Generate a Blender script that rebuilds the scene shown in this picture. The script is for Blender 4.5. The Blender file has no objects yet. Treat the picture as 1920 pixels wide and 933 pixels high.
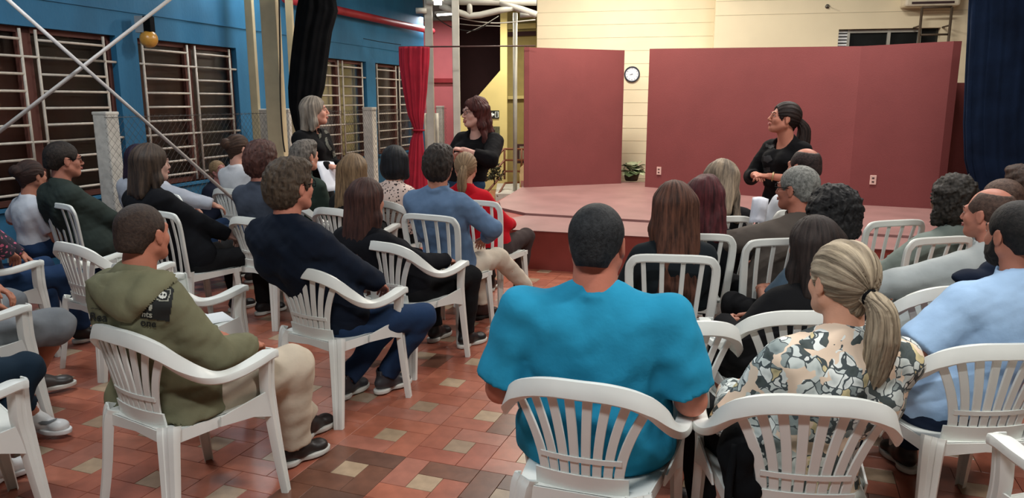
import bpy, math, random
import numpy as np
from mathutils import Vector, Matrix
from mathutils.bvhtree import BVHTree
random.seed(7); np.random.seed(7)
PI = math.pi
sc = bpy.context.scene
col = sc.collection
# ---------------------------------------------------------------- camera
CAM_H = 1.62; FPX = 1400.0; HOR = 190.0
PITCH = math.atan((466.5-HOR)/FPX); CP, SP = math.cos(PITCH), math.sin(PITCH)
cam_data = bpy.data.cameras.new('camera'); cam = bpy.data.objects.new('camera', cam_data); col.objects.link(cam)
cam.location = (0, 0, CAM_H); cam.rotation_euler = (PI/2-PITCH, 0, 0)
cam_data.sensor_width = 36; cam_data.lens = FPX/1920*36; cam_data.clip_start = .05; cam_data.clip_end = 200
sc.camera = cam
# ---------------------------------------------------------------- world, lights, exposure
w = bpy.data.worlds.new('world'); sc.world = w; w.use_nodes = True
w.node_tree.nodes['Background'].inputs[0].default_value = (.70, .74, .76, 1)
w.node_tree.nodes['Background'].inputs[1].default_value = .20
sc.view_settings.view_transform = 'Standard'; sc.view_settings.look = 'None'
sc.view_settings.gamma = 1; sc.view_settings.use_curve_mapping = False
sc.view_settings.exposure = 0.68
def area(name, loc, size, power, color=(1, .97, .92), target=None):
    d = bpy.data.lights.new(name, 'AREA'); d.shape = 'RECTANGLE'; d.size, d.size_y = size; d.energy = power; d.color = color
    o = bpy.data.objects.new(name, d); col.objects.link(o); o.location = loc
    if target is not None:
        o.rotation_euler = (Vector(target)-Vector(loc)).to_track_quat('-Z', 'Y').to_euler()
    return o
# (tube lamps of the hall: position, power, colour) their fittings are built near the end of the script
LAMPS = [((-.6, .3, 3.9), 62, (.93, .97, 1.0)), ((2.0, 1.6, 3.9), 50, (1, .98, .94)), ((-3.0, 4.6, 3.9), 42, (.90, .96, 1.0)),
         ((2.9, 4.8, 4.0), 48, (1, .96, .92)), ((1.2, 10.2, 4.1), 95, (1, .93, .80)), ((3.5, 8.0, 4.2), 78, (1, .95, .87)),
         ((-3.1, 9.3, 3.7), 40, (.95, .98, 1.0)), ((.3, 7.9, 4.2), 60, (1, .95, .88))]
for i, (p, e, c) in enumerate(LAMPS):
    area('tube_light', (p[0], p[1], p[2]-.07), (1.25, .18), e*1.0, c)
area('stair_light', (.1, 13.0, 3.1), (.6, .2), 42, (1, .92, .78))
area('pink_wall_fill', (-1.5, 14.9, 3.2), (.8, .2), 26, (1, .95, .92))  # added fill with no fitting, brightens the dim pink wall
# ---------------------------------------------------------------- photograph geometry helpers
def ray(px, py):
    a = (px-960)/FPX; b = (466.5-py)/FPX
    return Vector((a, CP+b*SP, -SP+b*CP))
def at_z(px, py, z):
    r = ray(px, py); t = (z-CAM_H)/r.z; return Vector((r.x*t, r.y*t, z))
def at_y(px, py, Y):
    r = ray(px, py); t = Y/r.y; return Vector((r.x*t, Y, CAM_H+r.z*t))
def proj(p):
    dz = p[2]-CAM_H; d = p[1]*CP-dz*SP; u = p[1]*SP+dz*CP
    if d < .05: return (-9999, -9999, .01)
    return (960+FPX*p[0]/d, 466.5-FPX*u/d, d)
# ---------------------------------------------------------------- materials
def new_mat(name):
    m = bpy.data.materials.new(name); m.use_nodes = True
    return m, m.node_tree.nodes, m.node_tree.links, m.node_tree.nodes['Principled BSDF']
def rgb(c):  # 0-255 sRGB to linear
    f = lambda v: (v/255/12.92) if v/255 <= .04045 else ((v/255+.055)/1.055)**2.4
    return (f(c[0]), f(c[1]), f(c[2]), 1)
def mat(name, c, rough=.6, var=.12, nscale=6, bump=.0, bscale=60, spec=.4, metal=0, stretch=None, detail=3):
    """plain surface: colour with soft noise variation and optional fine relief"""
    m, N, L, B = new_mat(name)
    c = rgb(c)
    B.inputs['Roughness'].default_value = rough; B.inputs['Specular IOR Level'].default_value = spec; B.inputs['Metallic'].default_value = metal
    tc = N.new('ShaderNodeTexCoord'); mp = N.new('ShaderNodeMapping'); L.new(tc.outputs['Object'], mp.inputs[0])
    if stretch: mp.inputs['Scale'].default_value = stretch
    nz = N.new('ShaderNodeTexNoise'); nz.inputs['Scale'].default_value = nscale; nz.inputs['Detail'].default_value = detail
    L.new(mp.outputs[0], nz.inputs['Vector'])
    rp = N.new('ShaderNodeValToRGB'); L.new(nz.outputs['Fac'], rp.inputs[0])
    rp.color_ramp.elements[0].position = .3; rp.color_ramp.elements[1].position = .7
    rp.color_ramp.elements[0].color = tuple(v*(1-var) for v in c[:3])+(1,)
    rp.color_ramp.elements[1].color = tuple(min(1, v*(1+var)) for v in c[:3])+(1,)
    L.new(rp.outputs[0], B.inputs['Base Color'])
    if bump:
        n2 = N.new('ShaderNodeTexNoise'); n2.inputs['Scale'].default_value = bscale; n2.inputs['Detail'].default_value = 4
        L.new(mp.outputs[0], n2.inputs['Vector'])
        bp = N.new('ShaderNodeBump'); bp.inputs['Strength'].default_value = bump; bp.inputs['Distance'].default_value = .01
        L.new(n2.outputs['Fac'], bp.inputs['Height']); L.new(bp.outputs[0], B.inputs['Normal'])
    return m
def cloth(name, c, var=.15, rough=.9): return mat(name, c, rough, var*.7, 7, .14, 45, .15)
def emis(name, c, s):
    m, N, L, B = new_mat(name); B.inputs['Base Color'].default_value = rgb(c)
    B.inputs['Emission Color'].default_value = rgb(c); B.inputs['Emission Strength'].default_value = s; return m
def hair_mat(name, c1, c2, freq=22, rough=.6):
    """streaks follow the strand coordinate stored on the mesh"""
    m, N, L, B = new_mat(name)
    at = N.new('ShaderNodeAttribute'); at.attribute_name = 'strand'
    nz = N.new('ShaderNodeTexNoise'); nz.inputs['Scale'].default_value = freq; nz.inputs['Detail'].default_value = 6; nz.inputs['Roughness'].default_value = .7
    L.new(at.outputs['Vector'], nz.inputs['Vector'])
    rp = N.new('ShaderNodeValToRGB'); L.new(nz.outputs['Fac'], rp.inputs[0])
    rp.color_ramp.elements[0].position = .36; rp.color_ramp.elements[1].position = .68
    rp.color_ramp.elements[0].color = rgb(c1); rp.color_ramp.elements[1].color = rgb(c2)
    L.new(rp.outputs[0], B.inputs['Base Color'])
    B.inputs['Roughness'].default_value = rough; B.inputs['Specular IOR Level'].default_value = .25
    bp = N.new('ShaderNodeBump'); bp.inputs['Strength'].default_value = .8; bp.inputs['Distance'].default_value = .006
    L.new(nz.outputs['Fac'], bp.inputs['Height']); L.new(bp.outputs[0], B.inputs['Normal'])
    return m
def floral_mat(name):
    m, N, L, B = new_mat(name); B.inputs['Roughness'].default_value = .85; B.inputs['Specular IOR Level'].default_value = .15
    tc = N.new('ShaderNodeTexCoord')
    wn = N.new('ShaderNodeTexNoise'); wn.inputs['Scale'].default_value = 16; wn.inputs['Detail'].default_value = 2; L.new(tc.outputs['Object'], wn.inputs['Vector'])
    mx = N.new('ShaderNodeVectorMath'); mx.operation = 'MULTIPLY_ADD'; mx.inputs[1].default_value = (.075, .075, .075)
    L.new(wn.outputs['Color'], mx.inputs[0]); L.new(tc.outputs['Object'], mx.inputs[2])
    # clusters of flowers: big cells, radial petals inside via small cells
    v1 = N.new('ShaderNodeTexVoronoi'); v1.inputs['Scale'].default_value = 11; L.new(mx.outputs[0], v1.inputs['Vector'])
    v2 = N.new('ShaderNodeTexVoronoi'); v2.inputs['Scale'].default_value = 25; L.new(mx.outputs[0], v2.inputs['Vector'])
    v3 = N.new('ShaderNodeTexVoronoi'); v3.feature = 'DISTANCE_TO_EDGE'; v3.inputs['Scale'].default_value = 25; L.new(mx.outputs[0], v3.inputs['Vector'])
    mask = N.new('ShaderNodeMath'); mask.operation = 'LESS_THAN'; mask.inputs[1].default_value = .63; L.new(v1.outputs['Distance'], mask.inputs[0])
    sep = N.new('ShaderNodeSeparateColor'); L.new(v2.outputs['Color'], sep.inputs[0])
    pet = N.new('ShaderNodeValToRGB'); L.new(sep.outputs[0], pet.inputs[0]); cr = pet.color_ramp; cr.interpolation = 'CONSTANT'
    cr.elements[0].position = 0; cr.elements[0].color = rgb((88, 96, 96))
    for p, c in ((.14, (158, 168, 168)), (.34, (222, 228, 226)), (.62, (250, 252, 250)), (.93, (230, 212, 166))):
        e = cr.elements.new(p); e.color = rgb(c)
    dr = N.new('ShaderNodeValToRGB'); L.new(v2.outputs['Distance'], dr.inputs[0]); dr.color_ramp.elements[0].color = rgb((150, 158, 156)); dr.color_ramp.elements[1].color = rgb((236, 238, 234)); dr.color_ramp.elements[1].position = .5
    mp_ = N.new('ShaderNodeMix'); mp_.data_type = 'RGBA'; mp_.blend_type = 'MULTIPLY'; mp_.inputs[0].default_value = .8; L.new(pet.outputs[0], mp_.inputs[6]); L.new(dr.outputs[0], mp_.inputs[7])
    edge = N.new('ShaderNodeMath'); edge.operation = 'LESS_THAN'; edge.inputs[1].default_value = .05; L.new(v3.outputs['Distance'], edge.inputs[0])
    m1 = N.new('ShaderNodeMix'); m1.data_type = 'RGBA'; L.new(edge.outputs[0], m1.inputs[0]); L.new(mp_.outputs[2], m1.inputs[6]); m1.inputs[7].default_value = rgb((78, 86, 88))
    m2 = N.new('ShaderNodeMix'); m2.data_type = 'RGBA'; L.new(mask.outputs[0], m2.inputs[0]); m2.inputs[6].default_value = rgb((234, 210, 186)); L.new(m1.outputs[2], m2.inputs[7])
    L.new(m2.outputs[2], B.inputs['Base Color']); return m
def spots_mat(name, base, spot, scale=38):
    m, N, L, B = new_mat(name); B.inputs['Roughness'].default_value = .85
    tc = N.new('ShaderNodeTexCoord'); v = N.new('ShaderNodeTexVoronoi'); v.inputs['Scale'].default_value = scale; L.new(tc.outputs['Object'], v.inputs['Vector'])
    nz = N.new('ShaderNodeTexNoise'); nz.inputs['Scale'].default_value = 70; L.new(tc.outputs['Object'], nz.inputs['Vector'])
    ad = N.new('ShaderNodeMath'); ad.operation = 'MULTIPLY_ADD'; ad.inputs[1].default_value = .45; L.new(nz.outputs['Fac'], ad.inputs[0]); L.new(v.outputs['Distance'], ad.inputs[2])
    rp = N.new('ShaderNodeValToRGB'); L.new(ad.outputs[0], rp.inputs[0]); rp.color_ramp.interpolation = 'CONSTANT'
    rp.color_ramp.elements[0].color = rgb(spot); rp.color_ramp.elements[1].position = .53; rp.color_ramp.elements[1].color = rgb(base)
    L.new(rp.outputs[0], B.inputs['Base Color']); return m
# ---------------------------------------------------------------- mesh helpers
def link(name, me, m=None, parent=None, smooth=True):
    o = bpy.data.objects.new(name, me); col.objects.link(o)
    if m is not None:
        for q in (m if isinstance(m, (list, tuple)) else [m]): me.materials.append(q)
    if parent is not None: o.parent = parent
    return o
def raw(name, V, F, smooth=True):
    me = bpy.data.meshes.new(name); me.from_pydata([tuple(v) for v in V], [], [tuple(f) for f in F])
    if smooth: me.polygons.foreach_set('use_smooth', [True]*len(me.polygons))
    me.update(); return me
class MB:
    """collects simple solids and links them as one mesh"""
    def __init__(s): s.V = []; s.F = []; s.M = []; s.sm = []
    def add(s, V, F, mi=0, smooth=False):
        n = len(s.V); s.V += [tuple(v) for v in V]; s.F += [tuple(i+n for i in f) for f in F]; s.M += [mi]*len(F); s.sm += [smooth]*len(F); return s
    def box(s, lo, hi, mi=0, X=None):
        V = [(x, y, z) for x in (lo[0], hi[0]) for y in (lo[1], hi[1]) for z in (lo[2], hi[2])]
        if X is not None: V = [X @ Vector(v) for v in V]
        return s.add(V, [(0, 1, 3, 2), (4, 6, 7, 5), (0, 4, 5, 1), (2, 3, 7, 6), (0, 2, 6, 4), (1, 5, 7, 3)], mi)
    def tube(s, P, r, n=8, mi=0, caps=True):
        P = [Vector(p) for p in P]; R = r if isinstance(r, (list, tuple)) else [r]*len(P)
        V = []; t0 = None; u = None
        for i, p in enumerate(P):
            t = (P[min(i+1, len(P)-1)]-P[max(i-1, 0)]).normalized()
            if u is None: u = t.cross(Vector((0, 0, 1)) if abs(t.z) < .9 else Vector((1, 0, 0))).normalized()
            else: u = (u-t*u.dot(t)).normalized()
            v = t.cross(u)
            V += [p+R[i]*(math.cos(a*2*PI/n)*u+math.sin(a*2*PI/n)*v) for a in range(n)]
        F = [(i*n+a, i*n+(a+1) % n, (i+1)*n+(a+1) % n, (i+1)*n+a) for i in range(len(P)-1) for a in range(n)]
        if caps: F += [tuple(range(n))[::-1], tuple(range((len(P)-1)*n, len(P)*n))]
        return s.add(V, F, mi, True)
    def prism(s, poly, ext, mi=0):
        """poly: list of 3D points, ext: extrusion vector"""
        n = len(poly); e = Vector(ext); V = [Vector(p) for p in poly]+[Vector(p)+e for p in poly]
        F = [tuple(range(n))[::-1], tuple(range(n, 2*n))]+[(i, (i+1) % n, n+(i+1) % n, n+i) for i in range(n)]
        return s.add(V, F, mi)
    def build(s, name, m=None, parent=None, bevel=0):
        me = bpy.data.meshes.new(name); me.from_pydata(s.V, [], s.F)
        me.polygons.foreach_set('use_smooth', s.sm); me.polygons.foreach_set('material_index', s.M); me.update()
        o = link(name, me, m, parent)
        if bevel:
            b = o.modifiers.new('bevel', 'BEVEL'); b.width = bevel; b.segments = 2; b.limit_method = 'ANGLE'
        return o
def tag(o, label, cat, group=None, kind=None):
    o['label'] = label; o['category'] = cat
    if group: o['group'] = group
    if kind: o['kind'] = kind
    return o
def struct(o): o['kind'] = 'structure'; return o
def empty(name, loc, rz=0):
    o = bpy.data.objects.new(name, None); col.objects.link(o); o.location = loc; o.rotation_euler = (0, 0, rz); o.empty_display_size = .1; return o
def sweep(P, A, Nn, prof, scale=None, caps=True):
    """closed 2D profile (a, n) carried along P with frames A (across) and Nn (normal)"""
    V = []; n = len(prof)
    for i, p in enumerate(P):
        sa, sn = scale[i] if scale else (1, 1)
        V += [Vector(p)+Vector(A[i])*a*sa+Vector(Nn[i])*b*sn for a, b in prof]
    F = [(i*n+a, i*n+(a+1) % n, (i+1)*n+(a+1) % n, (i+1)*n+a) for i in range(len(P)-1) for a in range(n)]
    if caps: F += [tuple(range(n))[::-1], tuple(range((len(P)-1)*n, len(P)*n))]
    return V, F
def spline(P, n):
    """Catmull-Rom through P, n samples per span"""
    P = [Vector(p) for p in P]; out = []
    Q = [2*P[0]-P[1]]+P+[2*P[-1]-P[-2]]
    for i in range(1, len(Q)-2):
        for k in range(n):
            t = k/n; a, b, c, d = Q[i-1], Q[i], Q[i+1], Q[i+2]
            out.append(.5*((2*b)+(c-a)*t+(2*a-5*b+4*c-d)*t*t+(3*b-a-3*c+d)*t**3))
    out.append(P[-1]); return out
def fix(me):
    import bmesh
    bm = bmesh.new(); bm.from_mesh(me); bmesh.ops.recalc_face_normals(bm, faces=bm.faces); bm.to_mesh(me); bm.free(); return me
def text_mesh(cu_):
    t = bpy.data.objects.new('lettering', cu_); col.objects.link(t); dg = bpy.context.evaluated_depsgraph_get()
    me = bpy.data.meshes.new_from_object(t.evaluated_get(dg)); bpy.data.objects.remove(t); return me
# ================================================================ STRUCTURE
# ---- materials of the place
m_terra = [mat('terracotta_%d' % i, c, .30, .14, 14, .05, 30, .5) for i, c in enumerate([(158, 92, 72), (166, 99, 77), (150, 85, 67), (160, 102, 85)])]
m_brown = [mat('brown_tile_%d' % i, c, .30, .18, 14, .05, 30, .5) for i, c in enumerate([(112, 74, 58), (98, 68, 56)])]
m_beige = [mat('beige_tile_%d' % i, c, .30, .14, 18, .05, 30, .5) for i, c in enumerate([(168, 144, 118), (150, 126, 104)])]
m_grout = mat('grout', (128, 84, 68), .8)
m_blue = mat('blue_paint', (40, 104, 142), .7, .16, 2.5, .25, 40, stretch=(1, 1, .5))
m_cream = mat('cream_paint', (236, 222, 190), .8, .05, 1.5, .1, 60)
m_red = mat('red_panel_paint', (118, 57, 57), .75, .07, 2, .15, 90)
m_stage = mat('stage_top_paint', (140, 104, 101), .5, .12, 2.5, .15, 40)
m_stagef = mat('stage_front_paint', (134, 58, 50), .55, .12, 3, .1, 40)
m_pink = mat('pink_wall_paint', (204, 112, 118), .8, .08, 2)
m_yel = mat('yellow_wall_paint', (206, 190, 126), .8, .08, 1.5)
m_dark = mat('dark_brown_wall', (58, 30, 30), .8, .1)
m_conc = mat('whitewashed_concrete', (196, 192, 184), .85, .14, 14, .3, 30)
m_post = mat('cream_post_paint', (192, 180, 148), .6, .12, 4)
m_silver = mat('silver_paint', (170, 168, 158), .45, .12, 5, spec=.5)
m_ceil = mat('roof_sheet', (60, 58, 56), .7)
m_white = mat('white_bar_paint', (196, 188, 176), .6, .12, 20)
m_brick = mat('brown_sash', (92, 52, 44), .7, .15)
m_black = mat('black_fabric', (16, 17, 19), .95, .3, 6, .3, 40, .1)
m_navy = mat('navy_curtain', (16, 30, 52), .9, .3, 5, .3, 40, .15)
m_redc = mat('crimson_curtain', (136, 24, 42), .8, .15, 6, .2, 60, .2)
m_redpipe = mat('red_pipe_paint', (150, 40, 48), .5)
m_steel = mat('grey_steel', (120, 116, 108), .4, metal=.6)
m_glass, N_, L_, B_ = new_mat('dim_window_glass'); B_.inputs['Base Color'].default_value = (.55, .55, .5, 1); B_.inputs['Roughness'].default_value = .3; B_.inputs['Transmission Weight'].default_value = 1.0; B_.inputs['IOR'].default_value = 1.15
m_wcurt = mat('window_curtain_cloth', (150, 92, 82), .9, .35, 1.6, .1, 20, stretch=(6, 6, .4))
m_wcurt2 = mat('window_board', (150, 112, 62), .9, .2, 1.6, stretch=(4, 4, .4))
m_blind = mat('blind_slat', (128, 116, 108), .6)
m_plast = mat('white_plastic', (224, 226, 220), .38, .05, 5, .05, 20, .5)
m_plast2 = mat('grey_white_plastic', (205, 212, 208), .40, .05, 5, .05, 20, .5)

# ---- floor: pinwheel tiles
floor = struct(MB().box((-8, -1.5, -.1), (8, 19, -.008)).build('floor', m_grout))
LA = math.radians(-19.9); PT = .372; TT = PT/3
def tile_mesh(wx, wy, m):
    g = .0011; b = .0010
    x, y = wx/2-g, wy/2-g
    V = [(-x, -y, -.01), (x, -y, -.01), (x, y, -.01), (-x, y, -.01), (-x, -y, -b), (x, -y, -b), (x, y, -b), (-x, y, -b),
         (-x+b, -y+b, 0), (x-b, -y+b, 0), (x-b, y-b, 0), (-x+b, y-b, 0)]
    F = [(0, 1, 5, 4), (1, 2, 6, 5), (2, 3, 7, 6), (3, 0, 4, 7), (4, 5, 9, 8), (5, 6, 10, 9), (6, 7, 11, 10), (7, 4, 8, 11), (8, 9, 10, 11)]
    me = raw('tile', V, F, False); me.materials.append(m); return me
allm = m_terra+m_brown+m_beige
tm = {(k, i): tile_mesh(*(((TT, TT), (2*TT, TT), (TT, 2*TT))[k]), m) for k in range(3) for i, m in enumerate(allm)}
cells = []
ca, sa = math.cos(LA), math.sin(LA)
org = Vector((-.38, 2.98))
rt = random.Random(3)
for i in range(-24, 28):
    for j in range(-16, 44):
        cu, cv = i*PT, j*PT
        dark = (i == -1 and j == 0) or rt.random() < .07
        for k, du, dv in ((0, 0, 0), (1, -TT/2, -TT), (1, TT/2, TT), (2, TT, -TT/2), (2, -TT, TT/2)):
            u, v = cu+du, cv+dv
            x, y = org.x+ca*u-sa*v, org.y+sa*u+ca*v
            if not (-6.2 < x < 6.5 and .9 < y < 15): continue
            if k == 0: mi = 6+(rt.random() < .35)
            elif dark: mi = 4+(rt.random() < .4)
            else: mi = rt.choice([0, 0, 1, 1, 2, 3]) if rt.random() > .04 else 4
            q = proj((x, y, 0)); vis = -20 < q[0] < 1940 and 480 < q[1] < 955
            cells.append((0 if vis else 1, q[2], x, y, k, mi))
cells.sort(key=lambda c: (c[0], c[1]))
for c in cells[:300]:
    o = bpy.data.objects.new('tile', tm[(c[4], c[5])]); col.objects.link(o); o.parent = floor; o.location = (c[2], c[3], 0); o.rotation_euler = (0, 0, LA)
far = MB()
for c in cells[300:]:
    a, b = (((TT, TT), (2*TT, TT), (TT, 2*TT))[c[4]]); a = a/2-.0011; b = b/2-.0011
    V = [(c[2]+ca*u-sa*v, c[3]+sa*u+ca*v, z) for z in (-.01, 0) for u, v in ((-a, -b), (a, -b), (a, b), (-a, b))]
    far.add(V, [(0, 1, 5, 4), (1, 2, 6, 5), (2, 3, 7, 6), (3, 0, 4, 7), (4, 5, 6, 7)], c[5])
far.build('tile', allm, floor)['kind'] = 'stuff'

# ---- blue wall on the left with barred windows
WD = 6.0; WA = math.radians(17)
wdir = Vector((math.sin(WA), math.cos(WA), 0)); wn = Vector((math.cos(WA), -math.sin(WA), 0)); wO = -WD*wn
def W(s, z, off=0): return wO+wdir*s+wn*off+Vector((0, 0, z))
def ws(px, py):
    r = ray(px, py); t = -WD/(r.dot(wn)); p = Vector((0, 0, CAM_H))+r*t
    return (p-wO).dot(wdir), p.z
def wbox(mb, s0, s1, z0, z1, o0, o1, mi=0):
    V = [W(s, z, o) for s in (s0, s1) for o in (o0, o1) for z in (z0, z1)]
    return mb.add(V, [(0, 1, 3, 2), (4, 6, 7, 5), (0, 4, 5, 1), (2, 3, 7, 6), (0, 2, 6, 4), (1, 5, 7, 3)], mi)
S = lambda x: ws(x, 190)[0]
WZ0, WZ1 = .72, 2.26
wins = [(S(228)-1.95, S(228)), (S(268), S(449)), (S(588), S(689)), (S(706), S(706)+1.75)]
wl = MB(); prev = -3.0
for a, b in wins:
    wbox(wl, prev, a, 0, 4.8, -.25, 0); wbox(wl, a, b, 0, WZ0, -.25, 0); wbox(wl, a, b, WZ1, 4.8, -.25, 0); prev = b
WE = S(797); wbox(wl, prev, WE, 0, 4.8, -.25, 0)
wbox(wl, -3, WE, 2.50, 2.515, 0, .012)
struct(wl.build('wall_left', m_blue))
for i, (a, b) in enumerate(wins):
    root = struct(empty('window_%d' % (i+1), W((a+b)/2, WZ0)))
    inv = root.matrix_basis.inverted() if False else Matrix.Translation(-root.location)
    def wpart(name, mb, m):
        o = mb.build(name, m, root); o.data.transform(inv); return o
    wd = b-a
    m = MB(); wbox(m, a-.02, b+.02, WZ0-.03, WZ0, -.12, .04); wpart('window_sill', m, m_blue)
    m = MB()
    for s0, s1 in ((a, a+.05), (b-.05, b), (a+wd*.475, a+wd*.545)): wbox(m, s0, s1, WZ0, WZ1, -.13, -.07)
    wbox(m, a, b, WZ0, WZ0+.05, -.13, -.07); wbox(m, a, b, WZ1-.05, WZ1, -.13, -.07); wpart('window_frame', m, m_brick)
    m = MB(); wbox(m, a+.02, b-.02, WZ0+.02, WZ1-.02, -.115, -.109); wpart('pane', m, m_glass)
    # cloth hanging inside
    V = []; n = 70; fo = random.random()*9
    for k in range(n+1):
        s = a-.15+(wd+.3)*k/n; o = -.42+.05*math.sin(k*.9+fo)+.03*math.sin(k*.37)
        V += [W(s, WZ0-.2, o), W(s, WZ1+.2, o*1.02)]
    me = raw('window_curtain', [v-root.location for v in V], [(2*k, 2*k+2, 2*k+3, 2*k+1) for k in range(n)])
    o = link('window_curtain', me, m_wcurt if i < 3 else m_wcurt2, root); so = o.modifiers.new('s', 'SOLIDIFY'); so.thickness = .01
    for g0, g1 in ((.05, .47), (.55, .93)):
        s0, s1 = a+wd*g0, a+wd*g1
        for s in (s0, s1):
            m = MB(); m.tube([W(s, WZ0+.02, -.02), W(s, WZ1-.02, -.02)], .013, 6); wpart('grille_post', m, m_white)
        for k in range(10):
            z = WZ0+.10+k*.148
            e0, e1 = (a, b) if k in (3, 8) and g0 < .1 else (s0, s1)
            m = MB(); m.tube([W(e0, z, -.02), W(e1, z, -.02)], .0125, 6); wpart('grille_bar', m, m_white)
    if i == 0:
        m = MB()
        for k in range(46):
            z = WZ0+.06+k*.032; wbox(m, a+wd*.56, b-.04, z, z+.006, -.16, -.135)
        wpart('blind_slats', m, m_blind)['kind'] = 'stuff'
# wall closing the hall behind the camera side and room behind the windows
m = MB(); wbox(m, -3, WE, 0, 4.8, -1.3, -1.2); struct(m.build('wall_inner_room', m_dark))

# ---- cream rear wall
RA = math.radians(12); rdir = Vector((math.cos(RA), -math.sin(RA), 0)); rn = Vector((-math.sin(RA), -math.cos(RA), 0))
rO = at_y(1173, 190, 12.1); rO.z = 0
def R(u, z, off=0): return rO+rdir*u+rn*off+Vector((0, 0, z))
def rs(px, py, off=0):
    r = ray(px, py); t = (rO-Vector((0, 0, 0))+rn*off).dot(rn)/(r.x*rn.x+r.y*rn.y); p = Vector((0, 0, CAM_H))+r*t
    return (p-rO).dot(rdir), p.z
def rbox(mb, u0, u1, z0, z1, o0, o1, mi=0):
    V = [R(u, z, o) for u in (u0, u1) for o in (o0, o1) for z in (z0, z1)]
    return mb.add(V, [(0, 1, 3, 2), (4, 6, 7, 5), (0, 4, 5, 1), (2, 3, 7, 6), (0, 2, 6, 4), (1, 5, 7, 3)], mi)
uL = rs(1006, 190)[0]; uP = rs(1333, 190, .35)[0]; WF = .35
wu0, wz1 = rs(1573, 55, WF); wu1, _ = rs(1764, 55, WF); wz0 = wz1-.75
rw = MB(); rbox(rw, uL, uP, 0, 4.8, -.25, 0)
rbox(rw, uP, wu0, 0, 4.8, -.25, WF); rbox(rw, wu1, uP+9, 0, 4.8, -.25, WF); rbox(rw, wu0, wu1, 0, wz0, -.25, WF); rbox(rw, wu0, wu1, wz1, 4.8, -.25, WF)
rearw = struct(rw.build('wall_rear', m_cream))
m_joint = mat('mortar_joint', (196, 184, 156), .9)
jm = MB()
for k in range(1, 24):
    z = k*.2
    rbox(jm, uL, uP, z, z+.006, 0, .003)
    if not (wz0 < z < wz1): rbox(jm, uP, uP+9, z+.06, z+.066, WF, WF+.003)
o = jm.build('mortar_joints', m_joint, rearw); o['kind'] = 'stuff'
# high window
root = struct(empty('window_5', R((wu0+wu1)/2, wz0, WF)))
def rpart(name, mb, m):
    o = mb.build(name, m, root); o.data.transform(Matrix.Translation(-root.location)); return o
ww = wu1-wu0
for f0, f1 in ((.10, .125), (.50, .53), (.80, .83)):
    m = MB(); rbox(m, wu0+ww*f0, wu0+ww*f1, wz0, wz1, WF-.12, WF-.06); rpart('mullion', m, m_silver)
for z in (wz1-.03, wz1-.30, wz1-.55):
    m = MB(); rbox(m, wu0+ww*.10, wu0+ww*.83, z-.02, z+.02, WF-.125, WF-.065); rpart('transom', m, m_silver)
for f0, f1 in ((.125, .50), (.53, .80), (.83, 1)):
    m = MB(); rbox(m, wu0+ww*f0, wu0+ww*f1, wz0, wz1, WF-.10, WF-.095); rpart('pane', m, mat('dark_pane', (34, 36, 36), .15, .3, 3))
m = MB()
for k in range(16):
    z = wz0+.03+k*.045; rbox(m, wu0+.01, wu0+ww*.10, z, z+.028, WF-.11, WF-.075)
rpart('louvre_slats', m, mat('louvre_white', (235, 238, 240), .5))['kind'] = 'stuff'
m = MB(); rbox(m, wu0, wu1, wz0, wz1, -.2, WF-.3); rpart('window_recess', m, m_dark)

# ---- ceiling (roof sheet) and far enclosure
struct(MB().box((-9, -4, 4.75), (9, 19, 4.8)).build('ceiling', m_ceil))
struct(MB().box((-9, -4.1, 0), (9, -4, 4.8)).build('wall_back', mat('back_wall_paint', (150, 150, 142), .8)))
struct(MB().box((7.6, -4, 0), (7.7, 11, 4.8)).build('wall_right', mat('right_wall_paint', (170, 160, 140), .8)))
# pink wall and dark wall beyond
p0 = at_y(800, 300, 16.2); p1 = at_y(853, 300, 16.2)
struct(MB().box((p0.x-.8, 16.2, 0), (p1.x, 16.4, at_y(830, 40, 16.2).z)).build('wall_pink', m_pink))
m = MB().box((p0.x-.8, 16.12, at_y(830, 155, 16.2).z), (p1.x, 16.2, at_y(830, 147, 16.2).z)); struct(m.build('trim_1', m_redpipe))
m = MB().box((p0.x-.8, 16.0, at_y(830, 40, 16.2).z), (p1.x+.1, 16.4, at_y(830, 40, 16.2).z+.9)); struct(m.build('trim_2', mat('grey_fascia', (150, 150, 142), .7)))
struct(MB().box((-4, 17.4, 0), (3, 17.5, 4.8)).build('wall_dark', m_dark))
# yellow stair wall
Y0 = 14.0
pts = [(938, 20), (951, 20), (951, 375), (860, 375), (860, 222), (938, 132)]
struct(MB().prism([at_y(x, y, Y0) for x, y in pts], (0, .18, 0)).build('wall_stair', m_yel))
pts = [(951, 20), (1010, 20), (1010, 375), (951, 375)]
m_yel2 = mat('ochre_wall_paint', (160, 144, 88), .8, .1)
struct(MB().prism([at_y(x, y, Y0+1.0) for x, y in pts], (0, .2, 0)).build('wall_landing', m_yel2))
for k, (ya, yb, c) in enumerate([(45, 55, m_yel), (60, 68, m_dark), (180, 186, m_yel)]):
    struct(MB().prism([at_y(952, ya, Y0+.9), at_y(1005, ya-2, Y0+.9), at_y(1005, yb-2, Y0+.9), at_y(952, yb, Y0+.9)], (0, .08, 0)).build('trim_%d' % (k+3), c))
# white landing slab by the stairs
a = at_y(942, 348, 13.4); b = at_y(1000, 348, 13.4)
struct(MB().box((a.x-.1, 12.2, 0), (b.x+.15, 13.8, a.z)).build('floor_landing', mat('pale_landing', (188, 184, 176), .5)))

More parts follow.
